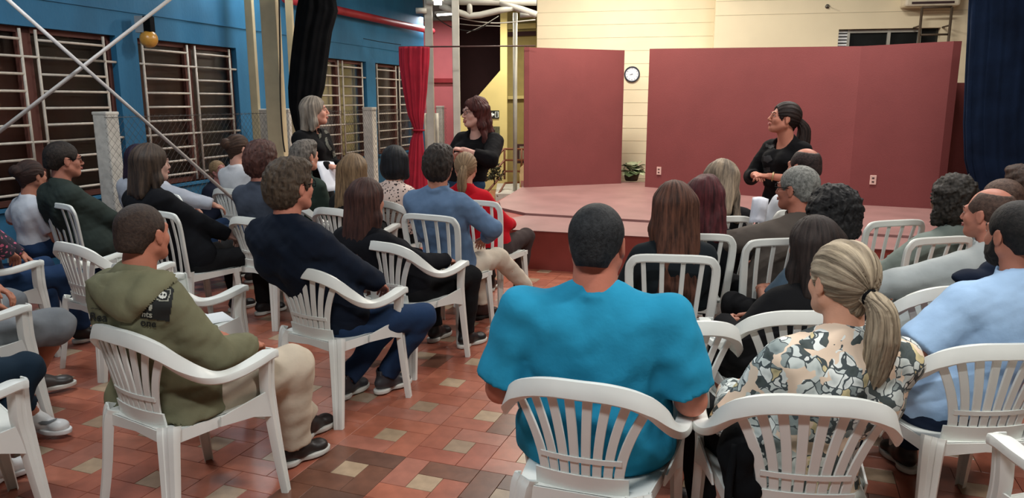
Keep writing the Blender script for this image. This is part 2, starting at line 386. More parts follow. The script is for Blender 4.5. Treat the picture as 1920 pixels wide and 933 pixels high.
# ---- stage
SH = .38
fA = at_z(905, 428, SH); fB = at_z(1680, 469, SH); fd = (fB-fA).normalized()
lB = at_z(912, 388, SH); lA = at_z(978, 352, SH)
fE = fB+fd*3.2
poly = [fA, fE, fE+Vector((.5, 6, 0)), Vector((lA.x, 11.9, SH)), lA, lB]
tri = [(v.x, v.y, 0) for v in poly]
stage = struct(MB().prism(tri, (0, 0, SH-.0)).build('floor_stage_base', m_stagef))
# top sheets, the rear platform 3 cm proud of the apron
def inset(z0, z1, P): return MB().prism([(v[0], v[1], z0) for v in P], (0, 0, z1-z0))
eA = at_z(985, 399, SH+.03); eB = at_z(1222, 413, SH+.03); ed = (eB-eA).normalized(); eE = eB+ed*5.2
struct(inset(SH, SH+.006, [fA+Vector((0.02, -.015, 0)), fE+Vector((0, -.015, 0)), eE, eA, at_z(945, 412, SH)]).build('floor_stage_apron', m_stage))
struct(inset(SH, SH+.03, [eA, eE, fE+Vector((.4, 5, 0)), Vector((lA.x+.05, 11.85, 0)), lA+Vector((.03, 0, 0)), at_z(936, 381, SH), at_z(940, 394, SH)]).build('floor_stage_platform', m_stage))
# ---- red stage panels (folded boards)
PT_Z = 2.30; PB = SH+.03
def pan(px, py): return at_z(px, py, PT_Z)
def board(mb, A, B, za, zb, th, z0=PB):
    A = Vector(A); B = Vector(B); d = (B-A).normalized(); n = Vector((-d.y, d.x))*th
    V = []
    for p, zt in ((A, za), (B, zb), (B+n, zb), (A+n, za)): V += [(p.x, p.y, z0), (p.x, p.y, zt)]
    return mb.add(V, [(0, 2, 3, 1), (2, 4, 5, 3), (4, 6, 7, 5), (6, 0, 1, 7), (1, 3, 5, 7), (0, 6, 4, 2)])
root = empty('stage_panel', (.95, 10.9, PB)); tag(root, 'narrow dark red freestanding board at the left of the stage, beside the clock', 'stage panel')
def sub(mb, name, m, root, **k):
    o = mb.build(name, m, root, **k); o.data.transform(Matrix.Translation(-root.location)); return o
sub(board(MB(), (.24, 10.70), (.96, 10.98), 2.355, 2.353, .10), 'board', m_red, root)
sub(board(MB(), (.96, 10.98), (1.64, 11.22), 2.353, 2.35, .10), 'board', m_red, root)
sub(MB().box((.17, 10.70, PB), (.24, 10.90, 2.36)), 'edge_board', m_red, root)
root = empty('stage_panel', (3.2, 9.6, PB)); tag(root, 'wide folded dark red board running across the stage behind the ponytailed speaker', 'stage panel')
A0, A1, A2 = (1.92, 10.76), (4.03, 8.90), (4.86, 8.50)
sub(board(MB(), A0, A1, 2.34, 2.245, .10), 'board', m_red, root)
sub(board(MB(), A1, A2, 2.245, 2.27, .10), 'board', m_red, root)
e = Vector((.15, .62)); p = Vector(A2)
sub(MB().prism([(p.x, p.y, PB), (p.x+e.x, p.y+e.y, PB), (p.x+e.x+.09, p.y+e.y, PB), (p.x+.09, p.y, PB)], (0, 0, 2.27-PB)), 'return_board', m_red, root)
a = at_y(1760, 155, 9.2); b = at_y(1900, 159, 9.2)
lw = MB().box((a.x, 9.2, PB-.02), (b.x+.6, 9.3, a.z)); tag(lw.build('low_partition', m_red), 'low dark red partition behind the right end of the stage', 'partition')
# outlets on the panels
m_out = mat('outlet_plastic', (206, 170, 160), .5); m_slot = mat('outlet_slot', (60, 40, 40), .6)
def outlet(px, py, P, Q, label):
    P = Vector((P[0], P[1], 0)); Q = Vector((Q[0], Q[1], 0)); d = (Q-P).normalized(); n = Vector((d.y, -d.x, 0))
    r = ray(px, py); o = Vector((0, 0, CAM_H)); t = (P-Vector((0, 0, 0))).dot(n)/(r.x*n.x+r.y*n.y); c = o+r*t
    root = empty('wall_outlet', c+n*.006, math.atan2(d.y, d.x)); tag(root, label, 'outlet', 'outlets on the red panels')
    MB().box((-.035, -.006, -.055), (.035, .008, .055)).build('cover_plate', m_out, root, bevel=.003)
    for z in (-.022, .022): MB().box((-.013, -.009, z-.008), (.013, -.005, z+.008)).build('socket', m_slot, root)
outlet(1236, 320, A0, A1, 'pale pink outlet low on the wide red board, left end')
outlet(1637, 337, A1, A2, 'pale pink outlet low on the right-hand facet of the wide red board')
# clock
cu, cz = rs(1185, 139, .02)
root = empty('wall_clock', R(cu, cz, .0)); root.rotation_euler = (PI/2, 0, -RA); tag(root, 'round dark-rimmed white clock on the cream wall between the red boards', 'clock')
def disc(r, z0, z1, n=40, r2=None):
    V = [(r*math.cos(a*2*PI/n), r*math.sin(a*2*PI/n), z0) for a in range(n)]+[((r2 or r)*math.cos(a*2*PI/n), (r2 or r)*math.sin(a*2*PI/n), z1) for a in range(n)]
    return MB().add(V, [tuple(range(n))[::-1], tuple(range(n, 2*n))]+[(i, (i+1) % n, n+(i+1) % n, n+i) for i in range(n)])
m = MB(); m.tube([(.112*math.cos(a), .112*math.sin(a), .02) for a in np.linspace(0, 2*PI, 41)], .011, 8, caps=False); m.build('clock_rim', mat('clock_rim_plastic', (46, 52, 66), .4), root)
disc(.108, .0, .016).build('clock_face', mat('clock_face_paper', (222, 226, 236), .6, .02), root)
mk = mat('clock_ink', (40, 42, 50), .6)
def clock_num(i):
    cu_ = bpy.data.curves.new('numeral', 'FONT'); cu_.body = str(i); cu_.size = .026; cu_.align_x = 'CENTER'; cu_.align_y = 'CENTER'; cu_.extrude = .0006
    me = text_mesh(cu_); me.materials.append(mk); o = bpy.data.objects.new('numeral', me); col.objects.link(o); o.parent = root; a = PI/2-i*PI/6
    o.location = (.086*math.cos(a), .086*math.sin(a), .0175)
for i in range(1, 13): clock_num(i)
for ang, ln, wd in ((PI/2-(8.55)*PI/6, .048, .005), (PI/2-33*PI/30-.9, .030, .0035)):
    d = Vector((math.cos(ang), math.sin(ang), 0)); q = Vector((-d.y, d.x, 0))
    MB().prism([Vector((0, 0, .019))-q*wd-d*.012, Vector((0, 0, .019))+d*ln, Vector((0, 0, .019))+q*wd-d*.012], (0, 0, .002)).build('clock_hand', mk, root)
# ladder
lo = .30+WF
la = rs(1729, 14, lo); lb = rs(1785, 14, lo); lz1 = la[1]; lz0 = 1.0
root = empty('roof_ladder', R((la[0]+lb[0])/2, lz0, lo)); tag(root, 'grey steel ladder fixed to the cream wall above the right end of the red board', 'ladder')
m_lad = mat('ladder_steel', (84, 70, 56), .6)
for u in (la[0], lb[0]): sub(MB().tube([R(u, lz0, lo), R(u, lz1, lo)], .018, 8), 'rail', m_lad, root)
z = lz1
while z > lz0: sub(MB().tube([R(la[0], z, lo), R(lb[0], z, lo)], .014, 8), 'rung', m_lad, root); z -= .36
for u in (la[0], lb[0]):
    for z in (lz1-.24, lz1-1.5): sub(MB().tube([R(u, z, lo), R(u+.0, z, WF)], .012, 6), 'wall_bracket', m_lad, root)
# air conditioner casing
a0, z0 = rs(1698, 12, WF+.3); a1, _ = rs(1802, 12, WF+.3)
root = empty('air_conditioner', R((a0+a1)/2, z0, WF)); tag(root, 'white air conditioner casing high on the cream wall above the ladder', 'air conditioner')
m = MB(); rbox(m, a0, a1, z0, z0+.36, WF, WF+.28); sub(m, 'casing', mat('ac_plastic', (226, 214, 190), .5), root, bevel=.03)
m = MB(); rbox(m, a0+.08, a1-.08, z0+.03, z0+.06, WF+.275, WF+.285); sub(m, 'air_slot', m_slot, root)
# hook
h = R(*rs(1551, 12, WF), WF)
hk = MB(); hk.tube([h, h-rn*-.05+Vector((0, 0, .0)), h+rn*.09+Vector((.02, 0, -.01))], .008, 6); hk.tube([h, h+rn*.015], .03, 12)
tag(hk.build('wall_hook', m_steel), 'small dark hook high on the cream wall above the wide red board', 'hook')
# potted plant gap at the foot of the clock wall
root = empty('potted_plant', (1.86, 11.62, PB)); tag(root, 'broad-leaved plant with pale leaves low between the two red boards', 'plant')
pm = MB(); pm.tube([(0, 0, .0), (0, 0, .02), (0, 0, .14)], [.09, .10, .13], 16); pm.build('pot', mat('plant_pot', (90, 84, 70), .7), root)
lm = [mat('pale_leaf', (176, 184, 150), .5, .2, 20), mat('dark_leaf', (60, 76, 44), .5, .2, 20)]
rl = random.Random(5)
for k in range(34):
    a = rl.uniform(0, 2*PI); el = rl.uniform(.1, 1.2); ln = rl.uniform(.16, .26); wd = ln*.34
    d = Vector((math.cos(a)*math.cos(el), math.sin(a)*math.cos(el), math.sin(el))); q = Vector((-math.sin(a), math.cos(a), 0)); up = d.cross(q)
    base = Vector((0, 0, .12))+d*.06; V = []
    for t in np.linspace(0, 1, 7):
        c = base+d*ln*t+Vector((0, 0, -.10*t*t)); wv = wd*math.sin(PI*min(1, t*.96+.04))**.7
        V += [c-q*wv+up*.012, c, c+q*wv+up*.012]
    F = [(3*i+j, 3*i+j+1, 3*i+j+4, 3*i+j+3) for i in range(6) for j in range(2)]
    o = link('leaf', raw('leaf', V, F), lm[rl.random() < .45], root); so = o.modifiers.new('s', 'SOLIDIFY'); so.thickness = .003
# exit sign, small notice
def signboard(px0, py0, px1, py1, Y, name, m, label, cat):
    a = at_y(px0, py1, Y); b = at_y(px1, py0, Y)
    root = empty(name, ((a.x+b.x)/2, Y, (a.z+b.z)/2)); tag(root, label, cat)
    w2, h2 = (b.x-a.x)/2, (b.z-a.z)/2
    MB().box((-w2, 0, -h2), (w2, .01, h2)).build('plate', m, root); return root, w2, h2
m_sb = mat('sign_black', (26, 26, 24), .5); m_sw = emis('sign_print', (230, 235, 225), .15)
root, w2, h2 = signboard(918, 207, 936, 222, Y0-.02, 'exit_sign', m_sb, 'small black sign with white arrow pointing left on the yellow wall', 'sign')
MB().prism([(-w2*.78, -.003, 0), (-w2*.42, -.003, h2*.6), (-w2*.42, -.003, h2*.22), (-w2*.02, -.003, h2*.22), (-w2*.02, -.003, -h2*.22), (-w2*.42, -.003, -h2*.22), (-w2*.42, -.003, -h2*.6)], (0, .004, 0)).build('arrow', m_sw, root)
m = MB()
m.box((w2*.15, -.003, -h2*.7), (w2*.85, .001, h2*.7)); m.build('pictogram_panel', m_sw, root)
m = MB()
for z in (.45, .12, -.2, -.5): m.box((w2*.25, -.005, h2*z-.008), (w2*.75, -.002, h2*z+.012))
m.build('pictogram', m_sb, root)
root, w2, h2 = signboard(925, 237, 937, 256, Y0-.02, 'wall_notice', mat('notice_print', (84, 84, 60), .6, .5, 30), 'small dark notice on the yellow wall below the arrow sign', 'notice')
# pole, hand rails on the stairs
a, b = at_y(966, 24, 12.6), at_y(948, 360, 12.6)
pl = MB().tube([(a.x, 12.6, 0), (a.x, 12.6, a.z)], .035, 12); tag(pl.build('steel_pole', m_silver), 'thin pale steel pole in front of the yellow stair opening', 'pole')
root = empty('stair_railing', at_y(950, 345, 12.9)); tag(root, 'brown tubular stair railing of four bars beside the stage', 'railing')
m_rail = mat('rail_brown', (112, 62, 36), .5)
for P in ([(915, 312), (945, 279), (1004, 280)], [(915, 336), (946, 300), (1004, 300)], [(915, 358), (947, 321), (1004, 321)], [(932, 368), (947, 343), (1004, 340)]):
    sub(MB().tube([at_y(*P[0], 12.2), at_y(*P[1], 12.9), at_y(*P[2], 12.9)], .018, 8), 'rail_bar', m_rail, root)
for x in (946, 978):
    q = at_y(x, 279, 12.9); sub(MB().tube([q, (q.x, q.y, .3)], .018, 8), 'post', m_rail, root)
# things seen through the opening
root = empty('notice_board', at_y(980, 290, 13.7)); tag(root, 'dark-framed grey board behind the stair railing', 'board')
c = [at_y(x, y, 13.7) for x, y in ((965, 306), (994, 270))]
sub(MB().box((c[0].x, 13.7, c[0].z), (c[1].x, 13.74, c[1].z)), 'frame', m_dark, root); sub(MB().box((c[0].x, 13.7, 0), (c[0].x+.03, 13.73, c[0].z)), 'leg', m_dark, root); sub(MB().box((c[1].x-.03, 13.7, 0), (c[1].x, 13.73, c[0].z)), 'leg', m_dark, root); sub(MB().box((c[0].x+.09, 13.69, c[0].z+.05), (c[1].x-.0, 13.7, c[1].z-.04)), 'sheet', mat('grey_sheet', (136, 128, 104), .7), root)
root = empty('wooden_chair', at_y(984, 372, 12.4)); tag(root, 'light wooden chair back behind the railing at the left of the stage', 'chair')
c = [at_y(x, y, 12.4) for x, y in ((975, 345), (996, 308))]
m_wood = mat('pale_wood', (206, 176, 130), .5)
sub(MB().prism([(c[0].x, 12.4, c[0].z), (c[1].x, 12.4, c[0].z), (c[1].x, 12.4, c[1].z), (c[0].x+.05, 12.4, c[1].z-.01), (c[0].x, 12.4, c[1].z-.06)], (0, .02, 0)), 'backrest', m_wood, root, bevel=.004)
for x in (c[0].x+.01, c[1].x-.02):
    sub(MB().tube([(x, 12.45, c[0].z+.1), (x, 12.45, .4)], .014, 6), 'leg', m_wood, root)
    sub(MB().tube([(x, 12.85, c[0].z-.1), (x, 12.85, .4)], .014, 6), 'leg', m_wood, root)
sub(MB().box((c[0].x, 12.42, c[0].z-.13), (c[1].x, 12.88, c[0].z-.10)), 'seat', m_wood, root)
q = at_y(927, 362, 11.6)
root = empty('dark_bush', (q.x, q.y, .38)); tag(root, 'dark leafy bush at the left corner of the stage behind the red jacket', 'plant')
V = []; F = []
for k in range(160):
    a = rl.uniform(0, 2*PI); el = rl.uniform(-.4, 1.5); rr = rl.uniform(.05, .17)
    c0 = Vector((rr*math.cos(a)*math.cos(el), rr*math.sin(a)*math.cos(el), .1+rr*1.3*math.sin(el))); d1 = Vector((rl.gauss(0, 1), rl.gauss(0, 1), rl.gauss(0, 1))).normalized()*.035; d2 = d1.cross(Vector((rl.gauss(0, 1), rl.gauss(0, 1), rl.gauss(0, 1)))).normalized()*.015
    n = len(V); V += [c0-d1, c0+d2, c0+d1, c0-d2]; F.append((n, n+1, n+2, n+3))
o = link('leaves', raw('leaves', V, F, False), mat('bush_leaf', (58, 60, 40), .7, .4, 20), root); o['kind'] = 'stuff'
MB().tube([(0, 0, -.03), (0, 0, .2)], .01, 6).build('stem', m_dark, root)

# ---- steel posts of the roof
def post(px0, px1, Y, wpx, m, label, name='steel_post', z1=4.7, py=100, z0=0):
    a = at_y((px0+px1)/2, py, Y); wv = wpx*proj((a.x, Y, a.z))[2]/FPX
    root = empty(name, (a.x, Y, z0)); tag(root, label, 'post')
    MB().box((-wv/2, -wv/2, 0), (wv/2, wv/2, z1-z0)).build('shaft', m, root, bevel=.006)
    MB().box((-wv*.8, -wv*.8, 0), (wv*.8, wv*.8, .012)).build('base_plate', m, root)
    return root
post(465, 481, 9.3, 14, m_post, 'slim cream steel post left of the thick cream post')
post(497, 526, 9.0, 29, m_post, 'thick cream steel post between the barred windows and the black drape')
post(541, 553, 9.4, 12, m_post, 'slim cream post partly covered by the black drape')
post(798, 812, 11.2, 14, m_silver, 'silver post directly right of the crimson curtain')
post(849, 861, 11.0, 13, m_silver, 'silver post behind the red-haired speaker')
# ---- silver pipes of the roof truss, tube lamps in view
root = empty('roof_truss', at_y(870, 10, 11.1)); tag(root, 'silver pipe roof truss at the top above the stair opening', 'truss')
for P, r in (([(800, 2), (1006, 4)], .05), ([(825, 10), (845, 18), (880, 30), (900, 28), (935, 20), (962, 14)], .045), ([(880, 0), (881, 30)], .04), ([(962, -10), (960, 18)], .04), ([(905, -8), (1006, 28)], .05), ([(780, 20), (800, 20)], .04), ([(975, 28), (1006, 26)], .04)):
    sub(MB().tube([at_y(x, y, 11.1) for x, y in P], r, 10), 'pipe', m_silver, root)
sub(MB().prism([at_y(x, y, 11.3) for x, y in ((862, -30), (962, -30), (950, 2), (880, 2))], (0, .03, 0)), 'gusset_sheet', m_silver, root)
m_lampon = emis('lamp_glow', (255, 250, 240), 9)
def lamp(px, py, Y, L, label, ang=0, r=.016):
    c = at_y(px, py, Y); root = empty('tube_lamp', c, ang); tag(root, label, 'lamp')
    MB().box((-L/2-.03, -.03, .012), (L/2+.03, .03, .05)).build('fitting', m_silver, root)
    MB().tube([(-L/2, 0, 0), (L/2, 0, 0)], r, 10).build('tube', m_lampon, root)
lamp(835, 27, 12.0, .30, 'lit tube lamp on the truss between the two silver posts', -.5)
lamp(821, 3, 10.6, .10, 'small bright lamp at the top of the silver post by the crimson curtain', 0, .045)
for i, (p, e, c) in enumerate(LAMPS):
    lab = ['behind the photographer over the left chairs', 'above the right chairs near the photographer', 'above the left rows near the windows', 'above the right rows', 'above the stage between the boards', 'above the right end of the stage', 'above the fence by the black drape', 'above the front edge of the stage'][i]
    root = empty('ceiling_light', (p[0], p[1], p[2])); tag(root, 'white tube ceiling light hanging '+lab, 'lamp')
    MB().box((-.63, -.05, .0), (.63, .05, .06)).build('fitting', m_silver, root)
    for x in (-.5, .5): MB().tube([(x, 0, .06), (x, 0, 4.75-p[2])], .004, 6).build('hanger', m_steel, root)
    MB().tube([(-.6, 0, -.02), (.6, 0, -.02)], .018, 10).build('tube', m_lampon, root)
# cables under the truss
m_cab = mat('pale_cable', (190, 188, 180), .5); m_cabd = mat('dark_cable', (34, 32, 30), .6)
def cable(P, Y, r, m, label, name='cable'):
    o = MB().tube(spline([at_y(x, y, Y) for x, y in P], 6), r, 6).build(name, m); tag(o, label, 'cable'); return o
cable([(862, 34), (900, 41), (940, 43), (1004, 37)], 11.6, .010, m_cab, 'upper pale cable sagging between truss and cream wall')
cable([(862, 45), (895, 48), (938, 49)], 11.9, .007, m_cab, 'lower pale cable in front of the dark stairwell')
cable([(875, 62), (905, 48), (935, 30)], 12.0, .006, m_cab, 'pale cable slanting up across the dark stairwell')
cable([(815, 30), (832, 43), (856, 54), (890, 57), (920, 42)], 11.3, .008, m_cabd, 'dark cable looping behind the silver posts')
cable([(616, 58), (700, 76), (752, 84)], 12.6, .006, m_cabd, 'thin dark wire along the blue wall above the windows')
cable([(523, -20), (525, 90), (526, 190), (530, 255), (534, 285)], 8.8, .009, m_cabd, 'dark rope hanging beside the thick cream post')
# ---- red pipe on the blue wall
P = [(-.2, None)]
a = ws(520, -2); b = ws(800, 59)
rp_ = MB().tube([W(a[0], a[1], .12), W(b[0], b[1], .12)], .06, 12); tag(rp_.build('red_pipe', m_redpipe), 'red pipe running high along the blue wall', 'pipe')
# ---- gold globe lamp on blue wall
s_, z_ = ws(249, 74); root = empty('globe_lamp', W(s_, z_, .2)); tag(root, 'golden globe lamp on the blue pillar between the barred windows', 'lamp')
def usph(r, c=(0, 0, 0), n=20, sc_=(1, 1, 1)):
    V = []; F = []
    for i in range(n//2+1):
        for j in range(n):
            t = PI*i/(n//2); p = 2*PI*j/n; V.append((c[0]+r*sc_[0]*math.sin(t)*math.cos(p), c[1]+r*sc_[1]*math.sin(t)*math.sin(p), c[2]+r*sc_[2]*math.cos(t)))
    for i in range(n//2):
        for j in range(n): F.append((i*n+j, (i+1)*n+j, (i+1)*n+(j+1) % n, i*n+(j+1) % n))
    return V, F
link('globe', raw('globe', *usph(.088)), mat('gold_globe', (206, 150, 62), .3, .25, 8, spec=.8), root)
MB().box((-.10, -.06, .06), (-.02, .06, .22)).build('bracket', mat('bracket_grey', (150, 160, 168), .5), root)
MB().box((-.03, -.05, .07), (.05, .05, .22)).build('socket_box', m_black, root)
# ---- crossed bracing rods
def rod(P, Q, Y0_, Y1_, label):
    o = MB().tube([at_y(*P, Y0_), at_y(*Q, Y1_)], .014, 8).build('bracing_rod', mat('rod_paint', (178, 172, 168), .5)); tag(o, label, 'rod')
rod((-5, -18), (470, 402), 5.2, 6.6, 'pale bracing rod descending to the right across the barred windows')
rod((345, -22), (-60, 292), 6.2, 5.1, 'pale bracing rod descending to the left, crossing the other rod')
# ---- fence: whitewashed concrete pillars with wire netting
F0 = Vector((-3.68, 6.75, 0)); fdir = Vector((1.35, 5.3, 0)).normalized(); fz = 1.53
def fence_pt(px):
    r = ray(px, 190); k = r.x/r.y; t = (k*F0.y-F0.x)/(fdir.x-k*fdir.y); return F0+fdir*t
FP = []
for i, (px, wd, lab) in enumerate(((195, .15, 'nearest whitewashed concrete fence pillar, left of the seated dark-haired woman'), (497, .13, 'whitewashed fence pillar partly behind the thick cream post'), (537, .12, 'whitewashed fence pillar beside the black drape'), (692, .17, 'whitewashed fence pillar right of the grey-haired speaker'), (825, .13, 'farthest whitewashed fence pillar between the silver posts'))):
    c = fence_pt(px); FP.append(c)
    root = empty('fence_pillar', c, -math.atan2(fdir.x, fdir.y)); tag(root, lab, 'pillar')
    MB().box((-wd/2, -wd/2, 0), (wd/2, wd/2, fz-.01)).build('shaft', m_conc, root, bevel=.012)
    MB().prism([(-wd/2-.004, -wd/2-.004, fz-.03), (wd/2+.004, -wd/2-.004, fz-.03), (wd/2+.004, wd/2+.004, fz-.03), (-wd/2-.004, wd/2+.004, fz-.03)], (0, 0, .03)).build('cap', m_conc, root, bevel=.008)
m_wire = mat('netting_wire', (86, 82, 78), .5, metal=.4)
def netting(c0, c1, label, side=.095, d=.075):
    L = (c1-c0).length; dr = (c1-c0).normalized(); n_ = Vector((dr.y, -dr.x, 0)); mb = MB(); H_ = fz-.06
    k = -int(H_/d)
    while k*d < L:
        for sg in (1, -1):
            a0, z0, a1, z1 = k*d, (0 if sg > 0 else H_), k*d+H_, (H_ if sg > 0 else 0)
            t0 = max(0, -a0/H_); t1 = min(1, (L-a0)/H_)
            if t1 > t0:
                f = lambda t: c0+dr*(a0+H_*t)+n_*side+Vector((0, 0, z0+(z1-z0)*t+.03))
                mb.tube([f(t0), f(t1)], .0015, 3, caps=False)
        k += 1
    for z in (.05, fz-.05): mb.tube([c0+n_*side+Vector((0, 0, z)), c1+n_*side+Vector((0, 0, z))], .003, 4, caps=False)
    o = mb.build('wire_netting', m_wire); tag(o, label, 'netting', kind='stuff')
netting(FP[0]-fdir*.12, FP[1], 'diamond wire netting stretched past the nearest fence pillar')
netting(FP[1], FP[3], 'diamond wire netting behind the grey-haired speaker')
netting(FP[3], FP[4]+fdir*.1, 'diamond wire netting between the two far fence pillars', d=.09)
# white sheet tied on the netting near the far pillar
c = [at_y(x, y, 12.9) for x, y in ((797, 300), (822, 212))]
V = []; n = 12
for i in range(n+1):
    for j in range(n+1):
        V.append((c[0].x+(c[1].x-c[0].x)*i/n, 12.9+.02*math.sin(i*1.9+j*.4), c[0].z-.5+(c[1].z-c[0].z+.5)*j/n))
o = link('hanging_sheet', raw('hanging_sheet', V, [(i*(n+1)+j, (i+1)*(n+1)+j, (i+1)*(n+1)+j+1, i*(n+1)+j+1) for i in range(n) for j in range(n)]), mat('pale_sheet', (176, 172, 160), .85, .2, 6)); tag(o, 'pale sheet hanging on the netting right of the crimson curtain', 'sheet')
so = o.modifiers.new('s', 'SOLIDIFY'); so.thickness = .008
# ---- curtains: folded tubes along a path
def drape(levels, Y, m, label, name, folds, amp, depth=.5, n=120, root=None, cat='curtain', Yend=None):
    """levels: (py, px_left, px_right); a bunch of cloth with vertical folds, its own depth"""
    V = []; L = []
    for (py0, a0, b0), (py1, a1, b1) in zip(levels[:-1], levels[1:]):
        for k in range(8): t = k/8; L.append((py0+(py1-py0)*t, a0+(a1-a0)*t, b0+(b1-b0)*t))
    L.append(levels[-1])
    for q, (py, a, b) in enumerate(L):
        A = at_y(a, py, Y); B = at_y(b, py, Y); hw = (B.x-A.x)/2; cx = (A.x+B.x)/2
        for k in range(n):
            t = 2*PI*k/n; f = 1+amp*(math.sin(folds*t+.25*math.sin(q*.3))+.45*math.sin(folds*1.7*t+1.3+q*.05))
            V.append((cx+hw*math.cos(t)*(1+(f-1)*.4), Y+hw*depth*math.sin(t)*f+amp*.25*hw*math.sin(folds*t), A.z))
    nl = len(L); F = [(i*n+k, i*n+(k+1) % n, (i+1)*n+(k+1) % n, (i+1)*n+k) for i in range(nl-1) for k in range(n)]
    F += [tuple(range(n))[::-1], tuple(range((nl-1)*n, nl*n))]
    return link(name, fix(raw(name, V, F)), m, root)
o = drape([(-40, 562, 634), (0, 560, 628), (20, 556, 632), (60, 552, 621), (120, 545, 612), (165, 541, 606), (200, 543, 596), (232, 550, 588), (262, 560, 584)], 8.7, m_black, '', 'black_drape', 9, .16); tag(o, 'bunched black drape hanging above and behind the grey-haired speaker', 'curtain')
root = empty('crimson_curtain', at_y(780, 400, 10.4)); tag(root, 'crimson curtain tied in the middle, hanging from the thin rod', 'curtain')
o = drape([(88, 750, 804), (120, 751, 803), (170, 758, 800), (215, 766, 795), (240, 776, 793), (248, 777, 792), (262, 771, 793), (300, 765, 796), (345, 758, 800), (470, 752, 806)], 10.4, m_redc, '', 'cloth', 10, .2, root=root); o.data.transform(Matrix.Translation(-root.location))
c = at_y(785, 244, 10.4)
m = MB(); m.tube([(c.x+.075*math.cos(a)-root.location.x, c.y+.05*math.sin(a)-root.location.y, c.z-root.location.z) for a in np.linspace(0, 2*PI, 20)], .012, 6); m.build('tie_band', m_redc, root)
rod_ = MB().tube([at_y(748, 88, 10.4), at_y(1004, 86, 10.62)], .010, 8); tag(rod_.build('curtain_rod', mat('rod_dark', (60, 40, 38), .5)), 'thin dark rod from the crimson curtain to the left red board', 'rod')
o = drape([(-60, 1812, 2060), (0, 1822, 2050), (60, 1820, 2050), (150, 1815, 2040), (230, 1812, 2030), (300, 1814, 2030), (335, 1822, 2030), (470, 1846, 2030)], 7.0, m_navy, '', 'navy_curtain', 20, .07, .25, 260); tag(o, 'tall dark navy curtain at the right edge', 'curtain')

# ================================================================ CHAIRS
def ux(v): return Vector(v).normalized()
RIM = [(0, -.272, .785), (.09, -.268, .783), (.165, -.252, .768), (.222, -.222, .738), (.257, -.175, .693), (.276, -.110, .648), (.284, -.040, .622), (.285, .04, .620), (.283, .12, .632), (.278, .185, .644), (.272, .222, .640)]
half = spline(RIM, 4)
full = [Vector((-p.x, p.y, p.z)) for p in half[::-1][:-1]]+half
def rim_mesh():
    A = []; Nn = []; n = len(full); 
    for i, p in enumerate(full):
        t = (full[min(i+1, n-1)]-full[max(i-1, 0)]).normalized()
        q = abs(i-(n-1)/2)/((n-1)/2); f = min(1, max(0, (q-.34)/.34)); f = f*f*(3-2*f)
        out = Vector((p.x, p.y*1.0+.0, 0)).normalized()
        up = Vector((0, 0, 1))
        a = (-(up)*(1-f)+out*f*1.0+out*.28*(1-f)).normalized()     # across: down at the back, outward over the arms
        a = (a-t*a.dot(t)).normalized(); nn = a.cross(t).normalized()
        if nn.dot(out*(1-f)+up*f) < 0: nn = -nn
        A.append(a); Nn.append(nn)
    w = .056; t_ = .006
    outer = [(-.52, -.020), (-.50, -.004), (-.44, .002), (-.15, .0035), (.20, .0035), (.44, .001), (.50, -.006), (.52, -.024)]
    prof = [(a*w, b) for a, b in outer]+[(a*w*.88, b-t_) for a, b in outer[::-1]]
    scl = []
    for i in range(n):
        q = abs(i-(n-1)/2)/((n-1)/2); scl.append((1.05 if q < .3 else 1.0, 1.0) if q < .97 else (.9, 1.0))
    V, F = sweep(full, A, Nn, prof, scl); return fix(raw('armrest_rim', V, F))
def by(x, z):  # back surface of the backrest
    return -.205-.062*(z-.43)/.35+.95*x*x
def slat_mesh(i, n=8):
    f = (i-(n-1)/2)/((n-1)/2); P = []; A = []; Nn = []; scl = []
    for k in range(11):
        t = k/10; z = .475+.295*t-.028*abs(f)**2*t
        x = f*(.118+.088*t**1.7); y = by(x, z)+.004
        P.append((x, y, z)); A.append(ux((1, 1.9*x, 0))); Nn.append(ux((1.9*x, -1, 0))); scl.append(((1.10+.14*t) * (1.12 if abs(f) > .99 else 1), 1))
    prof = [(-.0125, -.004), (-.0125, .001), (-.0110, .003), (.0110, .003), (.0125, .001), (.0125, -.004)]
    V, F = sweep(P, A, Nn, prof, scl); return fix(raw('slat', V, F))
def band_mesh(z0, z1, hw, th=.008, n=16, name='back_panel', bulge=0):
    V = []
    for k in range(n+1):
        x = -hw+2*hw*k/n
        for z, o in ((z0, 0), (z1, 0), (z1, th), (z0, th)):
            zz = z-(bulge*(1-(x/hw)**2) if z == z0 else 0); V.append((x, by(x, zz)+.006-o-.002, zz))
    F = [(4*k+j, 4*k+(j+1) % 4, 4*k+4+(j+1) % 4, 4*k+4+j) for k in range(n) for j in range(4)]+[(0, 1, 2, 3), (4*n+3, 4*n+2, 4*n+1, 4*n)]
    return fix(raw(name, V, F, False))
LEGP = [(-.50, .030), (-.50, .008), (-.42, -.004), (-.14, -.004), (-.10, -.001), (.10, -.001), (.14, -.004), (.42, -.004), (.50, .008), (.50, .030), (.42, .030), (.41, .012), (.34, .004), (-.34, .004), (-.41, .012), (-.42, .030)]
def leg_mesh(P, out, ws_, n=8, name='leg'):
    Pn = spline(P, n); A = []; Nn = []; scl = []; o = ux(out)
    for i, p in enumerate(Pn):
        t = (Pn[min(i+1, len(Pn)-1)]-Pn[max(i-1, 0)]).normalized(); nn = (-o+t*o.dot(t)).normalized(); a = t.cross(nn).normalized()
        f = i/(len(Pn)-1); A.append(a); Nn.append(nn); scl.append((np.interp(f, *zip(*ws_)), np.interp(f, [0, 1], [1.15, .8])))
    V, F = sweep(Pn, A, Nn, LEGP, scl); return fix(raw(name, V, F))
